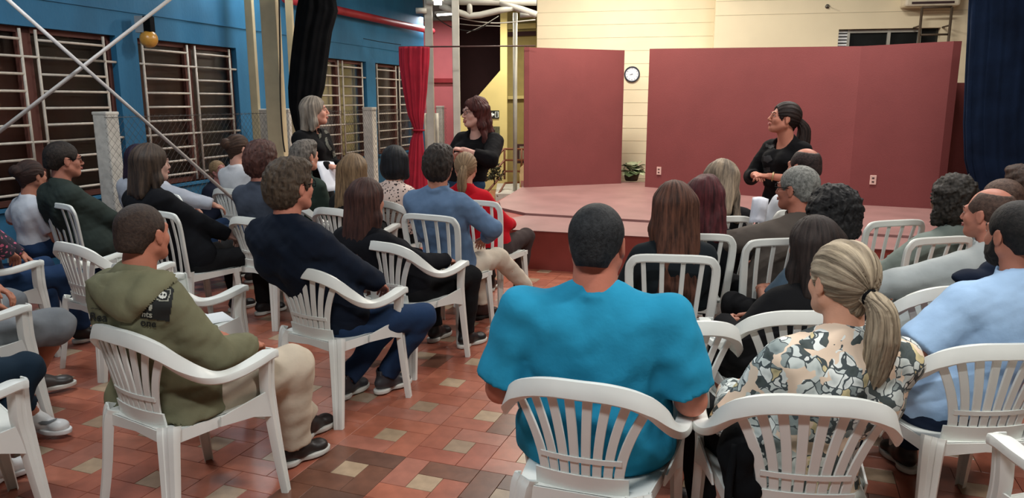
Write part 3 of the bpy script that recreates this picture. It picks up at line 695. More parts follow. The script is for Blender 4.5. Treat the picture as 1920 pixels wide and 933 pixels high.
def seat_mesh(fw=.245, rw=.195, d0=-.215, d1=.225, z=.425, th=.006):
    nx, ny = 14, 14; V = []; F = []
    def pt(i, j):
        v = j/ny; u = 2*i/nx-1; hw = rw+(fw-rw)*v; y = d0+(d1-d0)*v
        zz = z-.014*(1-u*u)*math.sin(PI*min(1, v*1.15))-.012*max(0, (v-.85)/.15)**2+.006
        return (u*hw, y, zz)
    for s in (0, 1):
        for i in range(nx+1):
            for j in range(ny+1):
                p = pt(i, j); V.append((p[0], p[1], p[2]-s*th))
    m_ = (nx+1)*(ny+1); id_ = lambda i, j, s: s*m_+i*(ny+1)+j
    for i in range(nx):
        for j in range(ny):
            F.append((id_(i, j, 0), id_(i+1, j, 0), id_(i+1, j+1, 0), id_(i, j+1, 0))); F.append((id_(i, j, 1), id_(i, j+1, 1), id_(i+1, j+1, 1), id_(i+1, j, 1)))
    return V, F, m_
def seat_full(**k):
    V, F, m_ = seat_mesh(**k); mb = MB(); mb.add(V, F, 0, True)
    fw, rw, d0, d1, z = k.get('fw', .245), k.get('rw', .195), k.get('d0', -.215), k.get('d1', .225), k.get('z', .425)
    for sx in (-1, 1): mb.prism([(sx*rw, d0, z+.006), (sx*fw, d1, z+.0), (sx*fw, d1, z-.032), (sx*rw, d0, z-.045)], (sx*.006, 0, 0))
    mb.prism([(-fw, d1, z-.004), (fw, d1, z-.004), (fw-.01, d1, z-.034), (0, d1, z-.022), (-fw+.01, d1, z-.034)], (0, .006, 0))
    mb.prism([(-rw, d0-.0, z+.004), (rw, d0-.0, z+.004), (rw-.01, d0, z-.045), (0, d0, z-.03), (-rw+.01, d0, z-.045)], (0, -.006, 0))
    me = bpy.data.meshes.new('seat'); me.from_pydata(mb.V, [], mb.F); me.polygons.foreach_set('use_smooth', mb.sm); me.update(); return fix(me)
FL = lambda s: leg_mesh([(s*.275, .205, .640), (s*.262, .205, .50), (s*.258, .215, .40), (s*.262, .235, .2), (s*.268, .258, 0)], (s*.92, .40, 0), [(0, .062), (.25, .066), (.45, .062), (1, .036)])
RL = lambda s: leg_mesh([(s*.186, -.214, .452), (s*.198, -.226, .40), (s*.212, -.243, .2), (s*.232, -.268, 0)], (s*.42, -.9, 0), [(0, .080), (.3, .078), (1, .050)])
def arm_brace(s):  # flange joining seat side and front leg
    return fix(raw('side_brace', *(lambda mb: (mb.V, mb.F))(MB().prism([(s*.236, -.02, .432), (s*.262, .19, .475), (s*.262, .20, .36), (s*.25, .12, .385), (s*.230, -.02, .392)], (s*.007, 0, 0))), False))
ARM_PARTS = [('seat', seat_full())]+[('armrest_rim', rim_mesh())]+[('slat', slat_mesh(i)) for i in range(8)]+[('cross_bar', band_mesh(.535, .552, .128, .007, name='cross_bar')), ('back_panel', band_mesh(.415, .488, .148, .008, bulge=.01))]+[('leg', FL(1)), ('leg', FL(-1)), ('leg', RL(1)), ('leg', RL(-1)), ('side_brace', arm_brace(1)), ('side_brace', arm_brace(-1))]
# tall armless chair
def tall_frame():
    P = [(-.185, -.20, .43), (-.200, -.225, .60), (-.212, -.25, .78), (-.200, -.262, .835), (-.16, -.267, .858), (0, -.272, .862)]
    P = P+[(-p[0], p[1], p[2]) for p in P[:-1][::-1]]; Q = spline(P, 4); A = []; Nn = []; n = len(Q)
    for i, p in enumerate(Q):
        t = (Q[min(i+1, n-1)]-Q[max(i-1, 0)]).normalized(); nn = Vector((0, -1, .1)); nn = (nn-t*nn.dot(t)).normalized(); A.append(t.cross(nn).normalized()); Nn.append(nn)
    prof = [(-.021, -.010), (-.021, .003), (-.015, .007), (.015, .007), (.021, .003), (.021, -.010), (.016, -.010), (.014, .001), (-.014, .001), (-.016, -.010)]
    V, F = sweep(Q, A, Nn, prof); return fix(raw('back_frame', V, F))
def tall_slat(f):
    P = []; A = []; Nn = []
    for k in range(9):
        t = k/8; P.append((f*(.115+.03*t), -.205-.062*t+.012*math.sin(PI*t), .44+.415*t)); A.append((1, 0, 0)); Nn.append(ux((0, -1, .1)))
    V, F = sweep(P, A, Nn, [(-.012, -.004), (-.010, .004), (.010, .004), (.012, -.004)]); return fix(raw('slat', V, F))
def tall_leg(s, front):
    if front: P = [(s*.205, .18, .43), (s*.212, .19, .3), (s*.225, .215, 0)]
    else: P = [(s*.185, -.20, .46), (s*.195, -.212, .3), (s*.212, -.245, 0)]
    return leg_mesh(P, (s*.6, .75 if front else -.75, 0), [(0, .062), (1, .036)])
TALL_PARTS = [('seat', seat_full(fw=.215, rw=.19, d0=-.20, d1=.20, z=.43)), ('back_frame', tall_frame())]+[('slat', tall_slat(f)) for f in (-1, -.36, .36, 1)]+[('leg', tall_leg(s, f)) for s in (1, -1) for f in (0, 1)]
for nme, me in ARM_PARTS+TALL_PARTS: me.materials.append(m_plast); me.set_sharp_from_angle(angle=math.radians(32))
protos = {}
def chair(kind, x, y, rz, label, scale=1):
    rz = math.radians(rz)
    if kind not in protos:
        root = empty('plastic_armchair' if kind == 'arm' else 'plastic_chair', (x, y, 0), rz)
        for nme, me in (ARM_PARTS if kind == 'arm' else TALL_PARTS): link(nme, me, None, root)
        protos[kind] = root
    else:
        src = protos[kind]; root = src.copy(); col.objects.link(root); root.location = (x, y, 0); root.rotation_euler = (0, 0, rz)
        for ch in src.children:
            c = ch.copy(); col.objects.link(c); c.parent = root
    tag(root, label, 'chair', 'white plastic chairs of the audience'); return root
for args in [
 ('arm', -1.31, 2.83, -32, 'white slatted armchair holding the man in the khaki hooded jacket'),
 ('arm', -.93, 3.86, -32, 'white slatted armchair holding the man in the dark navy sweater'),
 ('arm', -.64, 4.54, -33, 'white slatted armchair holding the brown-haired woman in black'),
 ('tall', -.43, 5.16, -28, 'white armless chair holding the man in the blue denim shirt'),
 ('arm', .28, 2.33, -19, 'white slatted armchair holding the large man in the turquoise T-shirt'),
 ('arm', .89, 2.23, -8, 'white slatted armchair at the bottom holding the woman in the floral blouse'),
 ('arm', 1.68, 2.69, 2, 'white slatted armchair holding the bearded man in the light blue shirt'),
 ('arm', 1.16, 3.10, 0, 'white armchair just left of the floral blouse, holding the woman in black'),
 ('arm', 1.77, 1.95, 15, 'empty white armchair cut off by the bottom right corner'),
 ('arm', -3.30, 4.60, -42, 'upper white armchair at the left edge, holding the person in jeans'),
 ('arm', -2.72, 3.56, -42, 'middle white armchair at the left edge, holding the person in grey shorts'),
 ('arm', -2.10, 2.56, -42, 'lowest white armchair at the left edge, holding the wearer of white sneakers'),
 ('arm', -2.46, 4.50, -33, 'empty white slatted armchair left of the khaki jacket'),
 ('tall', -3.22, 5.72, -35, 'white armless chair holding the man with glasses in the dark green jacket'),
 ('tall', -2.28, 5.31, -35, 'white armless chair holding the woman with brown hair in black on the left'),
 ('arm', -1.77, 5.50, -30, 'white armchair holding the man with bushy auburn hair'),
 ('arm', -1.80, 3.90, -32, 'empty white armchair with a sheet of paper on its seat'),
 ('arm', -1.28, 5.97, -30, 'white armchair holding the woman with long dark-blonde hair'),
 ('arm', -1.80, 6.45, -30, 'white armchair holding the grey-haired woman in dark green'),
 ('arm', -.98, 6.42, -30, 'white armchair holding the woman in the leopard print blouse'),
 ('tall', -.16, 5.91, -28, 'white armless chair holding the woman in the red jacket'),
 ('tall', -2.72, 6.35, -34, 'white armless chair with only its rim showing, right of the brown-haired woman in black'),
 ('arm', -2.60, 7.3, -28, 'white armchair farthest left, holding the woman with the bun'),
 ('tall', .83, 3.86, -8, 'white armless chair holding the woman with very long brown hair'),
 ('tall', 1.07, 4.46, -4, 'white armless chair holding the woman with dark red hair'),
 ('tall', 1.33, 5.11, 10, 'white armless chair holding the woman with wavy ash-blonde hair'),
 ('tall', 2.38, 4.95, 15, 'empty white armless chair nearest the stage on the right'),
 ('tall', 2.33, 4.35, 15, 'white armless chair holding the person with curly dark hair in grey-green'),
 ('arm', 1.92, 3.50, 15, 'white armchair holding the balding man in the pale grey shirt'),
 ('arm', .62, 2.95, 8, 'empty white armchair mostly hidden in front of the turquoise T-shirt'),
 ('tall', 1.45, 4.31, 10, 'white armless chair holding the grey-haired man in the brown jacket'),
 ('tall', 2.02, 5.45, 8, 'white armless chair holding the balding man in the white shirt'),
 ('tall', 1.46, 3.66, 12, 'white armless chair holding the woman with black curly hair')]:
    chair(*args)
# sheet of paper on the empty chair seat
pp = MB().box((-.105, -.148, 0), (.105, .148, .0012)).build('paper_sheet', mat('paper', (226, 230, 232), .6, .03)); pp.location = (-1.72, 3.98, .4312); pp.rotation_euler = (0, 0, -.9)
tag(pp, 'white sheet of paper lying on the empty white seat', 'paper')
# ================================================================ PEOPLE (smooth solids -> one continuous mesh)
def axis(lo, hi, h, fine=None, hf=None):
    if fine is None: return np.arange(lo, hi+h, h, dtype=np.float32)
    a, b = max(lo, fine[0]), min(hi, fine[1])
    return np.concatenate([np.arange(lo, a, h), np.arange(a, b, hf), np.arange(b, hi+h, h)]).astype(np.float32)
class SDF:
    def __init__(s, xs, ys, zs): s.a = (xs, ys, zs); s.f = np.full((len(xs), len(ys), len(zs)), .2, np.float32)
    def box(s, lo, hi):
        sl = []
        for q, l, h in zip(s.a, lo, hi):
            i, j = np.searchsorted(q, l), np.searchsorted(q, h)
            if j <= i: return None
            sl.append(slice(i, j))
        X = s.a[0][sl[0]][:, None, None]; Y = s.a[1][sl[1]][None, :, None]; Z = s.a[2][sl[2]][None, None, :]
        return tuple(sl), X, Y, Z
    def mix(s, sl, d, k, sub):
        a = s.f[sl]
        if sub:
            h = np.maximum(k-np.abs(a+d), 0)/k if k > 0 else 0; s.f[sl] = np.maximum(a, -d)+h*h*k*.25
        else:
            h = np.maximum(k-np.abs(a-d), 0)/k if k > 0 else 0; s.f[sl] = np.minimum(a, d)-h*h*k*.25
    def cone(s, a, b, ra, rb, k=.02, sub=False):
        m = max(ra, rb)+k+.035
        lo = [min(p, q)-m for p, q in zip(a, b)]; hi = [max(p, q)+m for p, q in zip(a, b)]
        g = s.box(lo, hi)
        if g is None: return
        sl, X, Y, Z = g; d = [q-p for p, q in zip(a, b)]; L2 = max(sum(v*v for v in d), 1e-9)
        t = np.clip(((X-a[0])*d[0]+(Y-a[1])*d[1]+(Z-a[2])*d[2])/L2, 0, 1)
        D = np.sqrt((X-a[0]-t*d[0])**2+(Y-a[1]-t*d[1])**2+(Z-a[2]-t*d[2])**2)-(ra+(rb-ra)*t)
        s.mix(sl, D, k, sub)
    def ell(s, c, r, R=None, k=.02, sub=False):
        m = max(r)+k+.03; g = s.box([v-m for v in c], [v+m for v in c])
        if g is None: return
        sl, X, Y, Z = g; X = X-c[0]; Y = Y-c[1]; Z = Z-c[2]
        if R is not None:
            X, Y, Z = (R[0][0]*X+R[1][0]*Y+R[2][0]*Z, R[0][1]*X+R[1][1]*Y+R[2][1]*Z, R[0][2]*X+R[1][2]*Y+R[2][2]*Z)
        k0 = np.sqrt((X/r[0])**2+(Y/r[1])**2+(Z/r[2])**2); k1 = np.sqrt((X/r[0]**2)**2+(Y/r[1]**2)**2+(Z/r[2]**2)**2)+1e-9
        s.mix(sl, k0*(k0-1)/k1, k, sub)
    def plane(s, p, n):   # keep the side opposite to n
        X = s.a[0][:, None, None]; Y = s.a[1][None, :, None]; Z = s.a[2][None, None, :]
        s.f = np.maximum(s.f, ((X-p[0])*n[0]+(Y-p[1])*n[1]+(Z-p[2])*n[2]).astype(np.float32))
    def wrinkle(s, amp, freq, seed, n=7, stretch=(1, 1, 1), ridge=False):
        r = np.random.RandomState(abs(int(seed))); X = s.a[0][:, None, None]; Y = s.a[1][None, :, None]; Z = s.a[2][None, None, :]
        i = np.nonzero(np.abs(s.f) < amp*3+.02); x, y, z = s.a[0][i[0]], s.a[1][i[1]], s.a[2][i[2]]; d = 0
        for _ in range(n):
            k = r.normal(size=3)*freq*np.array(stretch); ph = r.uniform(0, 6.28)
            w_ = np.sin(x*k[0]+y*k[1]+z*k[2]+ph+1.2*np.sin(x*k[1]*.5+z*k[0]*.5))
            d = d+((1-np.abs(w_)*2) if ridge else w_)
        s.f[i] += (amp*d/n**.5).astype(np.float32)
    def mesh(s, M=None, T=None):
        f = s.f; f[0] = f[-1] = .1; f[:, 0] = f[:, -1] = .1; f[:, :, 0] = f[:, :, -1] = .1
        g = f < 0; c = g.astype(np.int8)
        cnt = sum(c[i:c.shape[0]-1+i, j:c.shape[1]-1+j, k:c.shape[2]-1+k] for i in (0, 1) for j in (0, 1) for k in (0, 1))
        act = (cnt > 0) & (cnt < 8); I = np.nonzero(act); nv = len(I[0]); idx = np.full(act.shape, -1, np.int64); idx[I] = np.arange(nv)
        P = np.zeros((nv, 3)); C = np.zeros(nv); xs, ys, zs = s.a
        for ax in range(3):
            for u in (0, 1):
                for v in (0, 1):
                    o = [0, 0, 0]; oth = [q for q in range(3) if q != ax]; o[oth[0]] = u; o[oth[1]] = v
                    A = tuple(I[q]+o[q] for q in range(3)); o2 = list(o); o2[ax] = 1; Bi = tuple(I[q]+o2[q] for q in range(3))
                    fa, fb = f[A], f[Bi]; m = (fa < 0) != (fb < 0); t = np.where(m, fa/np.where(m, fa-fb, 1), 0)
                    for q in range(3):
                        ca_, cb_ = s.a[q][A[q]], s.a[q][Bi[q]]; P[:, q] += np.where(m, ca_+(cb_-ca_)*t, 0)
                    C += m
        P /= C[:, None]
        Q = []
        for ax in range(3):
            n = [slice(1, -1)]*3; n[ax] = slice(0, -1); nb = list(n); nb[ax] = slice(1, None)
            ga, gb = g[tuple(n)], g[tuple(nb)]; d = np.nonzero(ga != gb)
            if not len(d[0]): continue
            B_ = [d[q]+(0 if q == ax else 1) for q in range(3)]; u, v = [(1, 2), (2, 0), (0, 1)][ax]
            def cell(du, dv):
                e = list(B_); e[u] = e[u]-du; e[v] = e[v]-dv; return idx[tuple(e)]
            q = np.stack([cell(0, 0), cell(1, 0), cell(1, 1), cell(0, 1)], 1); fl = ~ga[d]; q[fl] = q[fl][:, ::-1]; Q.append(q)
        Q = np.concatenate(Q); return P, Q
def np_mesh(name, parts, attr=None):
    """parts: list of (P, quads); joined in one mesh"""
    Ps = []; Qs = []; n = 0
    for P, Q in parts: Ps.append(P); Qs.append(Q+n); n += len(P)
    P = np.concatenate(Ps); Q = np.concatenate(Qs)
    me = bpy.data.meshes.new(name); me.vertices.add(len(P)); me.vertices.foreach_set('co', P.astype(np.float32).ravel())
    me.loops.add(Q.size); me.loops.foreach_set('vertex_index', Q.astype(np.int32).ravel())
    me.polygons.add(len(Q)); me.polygons.foreach_set('loop_start', np.arange(0, Q.size, 4, dtype=np.int32)); me.polygons.foreach_set('loop_total', np.full(len(Q), 4, np.int32))
    me.polygons.foreach_set('use_smooth', np.ones(len(Q), bool))
    if attr is not None:
        a = me.attributes.new('strand', 'FLOAT_VECTOR', 'POINT'); a.data.foreach_set('vector', attr.astype(np.float32).ravel())
    me.update(calc_edges=True); return me
def smooth_pts(P, Q, it=1, lam=.5):
    for _ in range(it):
        S_ = np.zeros_like(P); C = np.zeros(len(P))
        for a, b in ((0, 1), (1, 2), (2, 3), (3, 0)):
            np.add.at(S_, Q[:, a], P[Q[:, b]]); np.add.at(S_, Q[:, b], P[Q[:, a]]); np.add.at(C, Q[:, a], 1); np.add.at(C, Q[:, b], 1)
        P = P+lam*(S_/np.maximum(C, 1)[:, None]-P)
    return P
def rotm(yaw, pitch=0, tilt=0):  # yaw turns left (+), pitch raises chin (+), tilt leans to the right (+)
    return np.array(Matrix.Rotation(yaw, 3, 'Z') @ Matrix.Rotation(pitch, 3, 'X') @ Matrix.Rotation(tilt, 3, 'Y'))
V3 = lambda *a: np.array(a, float)
def ik(a, c, l1, l2, hint):
    d = c-a; L = np.linalg.norm(d); L2 = min(L, (l1+l2)*.995); c = a+d*(L2/max(L, 1e-6)); d = c-a; u = d/np.linalg.norm(d)
    x = (l1*l1-l2*l2+L2*L2)/(2*L2); h = math.sqrt(max(l1*l1-x*x, 0)); n = hint-u*hint.dot(u); n = n/np.linalg.norm(n)
    return a+u*x+n*h, c
# hand template: wrist at origin, fingers to +y, palm facing -z, thumb on -x side
def hand_template(curl):
    s = SDF(axis(-.075, .06, .004), axis(-.04, .20, .004), axis(-.09, .04, .004))
    s.cone((0, -.03, 0), (0, .01, 0), .026, .026, .01); s.ell((0, .045, 0), (.042, .046, .016), None, .015)
    for i, (x, L) in enumerate(((-.030, .90), (-.010, 1.0), (.010, .94), (.029, .76))):
        p = V3(x, .080, 0); a = .15
        for ln, r0, r1 in ((.038*L, .0095, .0088), (.026*L, .0088, .008), (.020*L, .008, .0066)):
            a += curl; q = p+V3(x*.05, math.cos(a), -math.sin(a))*ln; s.cone(p, q, r0, r1, .004); p = q
    p = V3(-.030, .022, -.004); q = V3(-.055, .052, -.016); s.cone(p, q, .013, .011, .008); r = V3(-.058, .080, -.030); s.cone(q, r, .0105, .008, .004)
    P, Q = s.mesh(); return smooth_pts(P, Q), Q
HANDS = {'relax': hand_template(.35), 'grip': hand_template(.75), 'flat': hand_template(.10)}
def place_hand(kind, wrist, fdir, palm, right, sc_=1.0):
    P, Q = HANDS[kind]; P = P.copy()*sc_
    if right: pass
    else: P[:, 0] *= -1; Q = Q[:, ::-1]
    y = fdir/np.linalg.norm(fdir); z = -(palm-y*palm.dot(y)); z = z/np.linalg.norm(z); x = np.cross(y, z)
    return P @ np.stack([x, y, z])+wrist, Q
def shoe_template(kind):
    s = SDF(axis(-.07, .07, .005), axis(-.12, .22, .005), axis(-.12, .10, .005))
    s.ell((0, .0, -.035), (.040, .075, .045), None, .02); s.cone((0, .03, -.045), (0, .13, -.062), .038, .030, .03)
    if kind == 'dress': s.cone((0, .13, -.066), (.0, .185, -.072), .026, .014, .02)
    else: s.ell((0, .135, -.058), (.043, .045, .030), None, .02)
    s.cone((0, -.01, -.02), (0, -.015, .03), .042, .040, .015); s.cone((0, -.015, .01), (0, -.02, .09), .033, .033, .006, sub=True)
    s.plane((0, 0, -.070), (0, 0, -1)); P, Q = s.mesh(); up = (smooth_pts(P, Q), Q)
    s = SDF(axis(-.07, .07, .005), axis(-.12, .22, .005), axis(-.12, .0, .005))
    s.ell((0, -.025, -.075), (.042, .055, .08), None, .01); s.ell((0, .11, -.075), (.048, .085 if kind != 'dress' else .095, .08), None, .03); s.plane((0, 0, -.068), (0, 0, 1)); s.plane((0, 0, -.092), (0, 0, -1))
    P, Q = s.mesh(); return up, (smooth_pts(P, Q), Q)
SHOES = {k: shoe_template(k) for k in ('dress', 'sneaker')}
_m = {}
def M(kind, *a):
    key = (kind,)+a
    if key not in _m:
        nm = kind+'_%d' % len(_m)
        _m[key] = {'cloth': cloth, 'skin': lambda n, c: mat(n, c, .55, .08, 12, .08, 90, .35), 'hair': hair_mat, 'plain': mat}[kind](nm, *a)
    return _m[key]
SKIN_L = (206, 150, 128); SKIN_M = (178, 118, 94); SKIN_D = (148, 92, 70)
m_eye = mat('eye_white', (225, 220, 215), .2, .02); m_iris = mat('eye_iris', (40, 28, 22), .2); 
def build_hair(style, hs, col1, col2, freq, seed, res, R, T, parent, L=.3, t=.012, name='hair', amp=.003):
    xr = .15; s = SDF(axis(-xr, xr, res), axis(-.22, .13, res), axis(-(L+.10 if style in ('long', 'curlylong', 'wavy', 'mid') else .17), .16, res))
    cr = (.078+t, .097+t, .088+t); s.ell((0, -.018, .028), cr, None, .01)
    cut = lambda yy=.118, rz=.100, ry=.085, rx=.080: s.ell((0, yy, -.045), (rx, ry, rz), None, .012, True)
    ears = lambda r=.030: [s.ell((sx*.088, .008, -.018), (.03, r, r+.006), None, .006, True) for sx in (-1, 1)]
    if style in ('short', 'balding', 'buzz'):
        s.cone((0, -.07, -.03), (0, -.058, -.075), .055, .045, .03)
        if style == 'balding': s.ell((0, -.03, .135), (.062, .085, .058), None, .015, True); s.ell((0, .085, .10), (.075, .055, .07), None, .015, True)
        cut(); ears(.032); s.plane((0, .0, -.082), (0, -.25, -.97)); s.ell((0, .06, -.13), (.12, .10, .08), None, .01, True)
    elif style == 'bushy':
        s.ell((0, -.055, -.02), (.083+t*.6, .07+t*.6, .095), None, .03); s.ell((0, .03, .085), (.075, .07, .04), None, .02); cut(.125); ears(.024); s.ell((0, .06, -.13), (.12, .10, .075), None, .01, True); s.plane((0, 0, -.105), (0, 0, -1))
    elif style in ('bob', 'curly'):
        s.ell((0, -.05, -.045), (.092+t*.5, .072+t*.5, .095), None, .03)
        for sx in (-1, 1): s.cone((sx*.072, -.01, .03), (sx*.078, .0, -.10), .030+t*.5, .026+t*.5, .03)
        cut(.125, .11)
        if style == 'curly': s.plane((0, 0, -.135), (0, 0, -1))
    elif style in ('long', 'wavy', 'curlylong', 'mid'):
        for x in (-.06, -.03, 0, .03, .06):
            s.cone((x, -.065, .02), (x*1.25, -.10-.10*max(0, L-.15), -L*(.93+.07*math.cos(x*60+seed))), .045, .030, .03)
        for sx in (-1, 1):
            e = min(L, .24) if style != 'mid' else .15
            s.cone((sx*.070, -.02, .04), (sx*.084, -.015, -.10), .030, .030, .03); s.cone((sx*.084, -.015, -.10), (sx*(.10 if style != 'wavy' else .12), -.035, -e), .032, .020, .03)
        cut(.122, .115)
    elif style in ('ponytail', 'bun'):
        s.cone((0, -.06, -.02), (0, -.07, -.07), .050, .028, .03); cut(.118, .125, .085, .080); ears(.028); s.ell((0, .05, -.12), (.12, .09, .07), None, .01, True)
        if style == 'bun': s.ell((0, -.125, .045), (.048, .042, .048), None, .01)
    if style in ('curly', 'curlylong', 'bushy'): s.wrinkle(.005 if style != 'bushy' else .0022, 85, seed, 9); s.wrinkle(.0035 if style != 'bushy' else .0016, 190, seed+1, 8)
    elif style == 'wavy': s.wrinkle(.006, 45, seed, 7, (1, 1, .7))
    # strand ridges running down from the crown
    i = np.nonzero(np.abs(s.f) < .02); x, y, z = s.a[0][i[0]], s.a[1][i[1]]+.02, s.a[2][i[2]]
    if style in ('ponytail', 'bun'): an = np.arctan2(x, z+.01)
    else: an = np.arctan2(x, -(y-.03))
    wv = 1.5 if style == 'wavy' else .35
    d = np.sin(an*23+wv*np.sin(z*28+seed)+seed)+np.sin(an*41+wv*2*np.sin(z*19)+1)*.7
    s.f[i] += (amp*.6*d*(1 if style not in ('short', 'buzz', 'balding') else .25)).astype(np.float32)
    P, Q = s.mesh(); P = smooth_pts(P, Q, 1, .4)
    y = P[:, 1]+.02
    if style in ('ponytail', 'bun'): an = np.arctan2(P[:, 0], P[:, 2]+.01); u = P[:, 1]
    elif style in ('short', 'buzz', 'curly', 'bushy', 'balding'): an = np.arctan2(P[:, 0], -(y-.05)); u = P[:, 2]*3
    else: an = np.arctan2(P[:, 0], -(y-.03)); u = P[:, 2]*.8
    at_ = np.stack([np.cos(an)*.5, np.sin(an)*.5, u*.5+seed], 1)
    if style in ('curly', 'bushy', 'short', 'buzz', 'balding'): at_ = P*np.array([3.2, 3.2, 1.0 if style == 'bushy' else 3.0])+seed
    P = (P*hs) @ R.T+T
    return link(name, np_mesh(name, [(P, Q)], at_), M('hair', col1, col2, freq), parent)
def tail(pts, radii, col1, col2, freq, seed, parent, res=.006, name='ponytail'):
    P_ = spline(pts, 4); n = len(P_); rr = np.interp(np.linspace(0, 1, n), np.linspace(0, 1, len(radii)), radii)
    A = np.array([tuple(p) for p in P_]); lo = A.min(0)-.07; hi = A.max(0)+.07; s = SDF(*[axis(l, h, res) for l, h in zip(lo, hi)])
    for a, b, r0, r1 in zip(A[:-1], A[1:], rr[:-1], rr[1:]): s.cone(a, b, r0, r1, .01)
    i = np.nonzero(np.abs(s.f) < .015); x, y, z = s.a[0][i[0]], s.a[1][i[1]], s.a[2][i[2]]
    zc = np.interp(-z, -A[:, 2], A[:, 0]) ; yc = np.interp(-z, -A[:, 2], A[:, 1]); an = np.arctan2(x-zc, y-yc)
    s.f[i] += (.0022*(np.sin(an*9+2*np.sin(z*20))+np.sin(an*17+z*15))).astype(np.float32)
    P, Q = s.mesh(); zc = np.interp(-P[:, 2], -A[:, 2], A[:, 0]); yc = np.interp(-P[:, 2], -A[:, 2], A[:, 1]); an = np.arctan2(P[:, 0]-zc, P[:, 1]-yc)
    return link(name, np_mesh(name, [(P, Q)], np.stack([np.cos(an)*.35, np.sin(an)*.35, P[:, 2]*.35+seed], 1)), M('hair', col1, col2, freq), parent)
def person(p):
    """p: dict. x, y, rot = place of the pelvis foot-point; head=(px, top_py); the rest is pose, build and clothes"""
    rz = math.radians(p['rot']); root = empty('person', (p['x'], p['y'], 0), rz); tag(root, p['label'], 'person')
    c, s_ = math.cos(rz), math.sin(rz)
    def loc(v): dx, dy = v[0]-p['x'], v[1]-p['y']; return V3(c*dx+s_*dy, -s_*dx+c*dy, v[2])
    g = p.get; hs = g('hs', 1.0); w = g('w', 1.0); stand = g('stand', False); near = g('near', 0)
    hy = p['y']+g('hdy', 0.0); Ht = loc(at_y(p['head'][0], p['head'][1], hy)); H = Ht-V3(0, 0, (.118+g('hairtop', .012))*hs)
    yaw = math.radians(g('yaw', 0)); R = rotm(yaw, math.radians(g('pitch', 0)), math.radians(g('tilt', 0)))
    hp = lambda *a: H+(R @ V3(*a))*hs
    hip_z = g('hipz', .93 if stand else .50); P0 = V3(g('px', 0), -.03 if not stand else 0, hip_z)
    N = hp(0, -.03, -.115)+V3(0, -.012, -.055); N = H+V3(0, -.035, -g('necklen', .165)*hs)+ (R @ V3(0, -.01, 0))
    ty = math.radians(g('twist', 0)); sw = .165*w*g('shw', 1.0); ax = V3(math.cos(ty), math.sin(ty), g('shtilt', 0))
    SC = N+V3(0, -.005, -.055); sh = {1: SC+ax*sw-V3(0, 0, .022*w), -1: SC-ax*sw-V3(0, 0, .022*w)}
    Ch = P0+(SC-P0)*.62+V3(0, .01, 0); Be = P0+(SC-P0)*.28+V3(0, .015, 0)
    sp = SC-P0; sl = np.linalg.norm(sp); al, fl = .275, .245
    arms = {}
    for sd in (1, -1):
        a = g('armR' if sd > 0 else 'armL', 'lap')
        if isinstance(a, str):
            if a == 'lap': wr = V3(sd*.10, .25, .62 if not stand else hip_z); el_h = V3(sd*.62, -.9, -.55)
            elif a == 'rest': wr = V3(sd*.275, .12, .69); el_h = V3(sd*.9, -.9, -.3)
            elif a == 'down': wr = V3(sd*.25, .05, hip_z-.02); el_h = V3(sd*.4, -1, 0)
            elif a == 'cross': wr = V3(-sd*.06, .20, .82 if not stand else 1.10); el_h = V3(sd*1, -.2, -.8)
            elif a == 'clasp': wr = V3(sd*.075, .26, hip_z+.10); el_h = V3(sd*1, -.7, -.3)
            a = (wr, el_h)
        wr, eh = V3(*a[0]), V3(*a[1]); el, wr = ik(sh[sd], wr, al*g('arml', 1), fl*g('arml', 1), eh/np.linalg.norm(eh)); arms[sd] = (el, wr)
    legs = {}
    for sd in (1, -1):
        a = g('legR' if sd > 0 else 'legL', None)
        hp_ = P0+V3(sd*.088, 0, -.03 if not stand else -.05)
        if a is None: an = V3(sd*.13, .38+.06*random.random(), .095) if not stand else V3(sd*.10, 0, .095); kh = V3(sd*.25, .4, 1) if not stand else V3(0, 1, 0)
        else: an, kh = (loc(at_z(*a[0][1:])) if a[0][0] == 'px' else V3(*a[0])), V3(*a[1])
        kn, an = ik(hp_, an, .43, .41, kh/np.linalg.norm(kh)); legs[sd] = (hp_, kn, an)
    def torso(f, o, ww=None, k=.06, fem=g('fem', False)):
        q = w if ww is None else ww; Rm = None; bw = g('belly', 0)
        f.ell(P0+V3(0, 0, .02), ((.158+o)*q, (.112+o)*q**.7, .13+o), Rm, k)
        f.ell(Be, ((.142+o+bw*.5)*q, (.104+o+bw)*q**.7, .15+o), Rm, k)
        f.ell(Ch, ((.158+o)*q, (.104+o)*q**.6, sl*.30+o), Rm, k)
        for sd in (1, -1): f.cone(SC+V3(0, 0, -.045), SC+(sh[sd]-SC)*.74+V3(0, 0, -.022), .072+o, .060+o, k)
        for sd in (1, -1):
            f.cone(N+V3(sd*.02, -.005, .0), SC+(sh[sd]-SC)*.80+V3(0, 0, .002), .038+o, .040+o, .04)
            f.ell(SC+ax*sd*sw*.52+V3(0, -.022, -.12), (.075+o, .058+o, .11+o), None, k)   # shoulder blade
            if fem: f.ell(Ch+ax*sd*.068+V3(0, .085, .02), (.058+o, .05+o, .058+o), None, .03)
    def arm(f, sd, o, t1=1.0, t2=1.0, k=.03):
        q = w**.6; el, wr = arms[sd]; e1 = sh[sd]+(el-sh[sd])*t1; f.cone(sh[sd], e1, .052*q+o, (.052+( .040-.052)*t1)*q+o, k)
        if t1 >= 1 and t2 > 0: f.cone(el, el+(wr-el)*t2, .040*q+o, (.040-.013*t2)*q+o, .015)
    def leg(f, sd, o, t=1.0, k=.03):
        q = w**.5; h_, kn, an = legs[sd]; f.cone(h_, kn, .083*q+o, .056*q+o, k); e = kn+(an-kn)*min(t, 1)
        f.cone(kn, kn+(an-kn)*min(t, .35), .056*q+o, .057*q+o, .02)
        if t > .35: f.cone(kn+(an-kn)*.35, e, .057*q+o, (.057-.020*(t-.35)/.65)*q+o, .02)
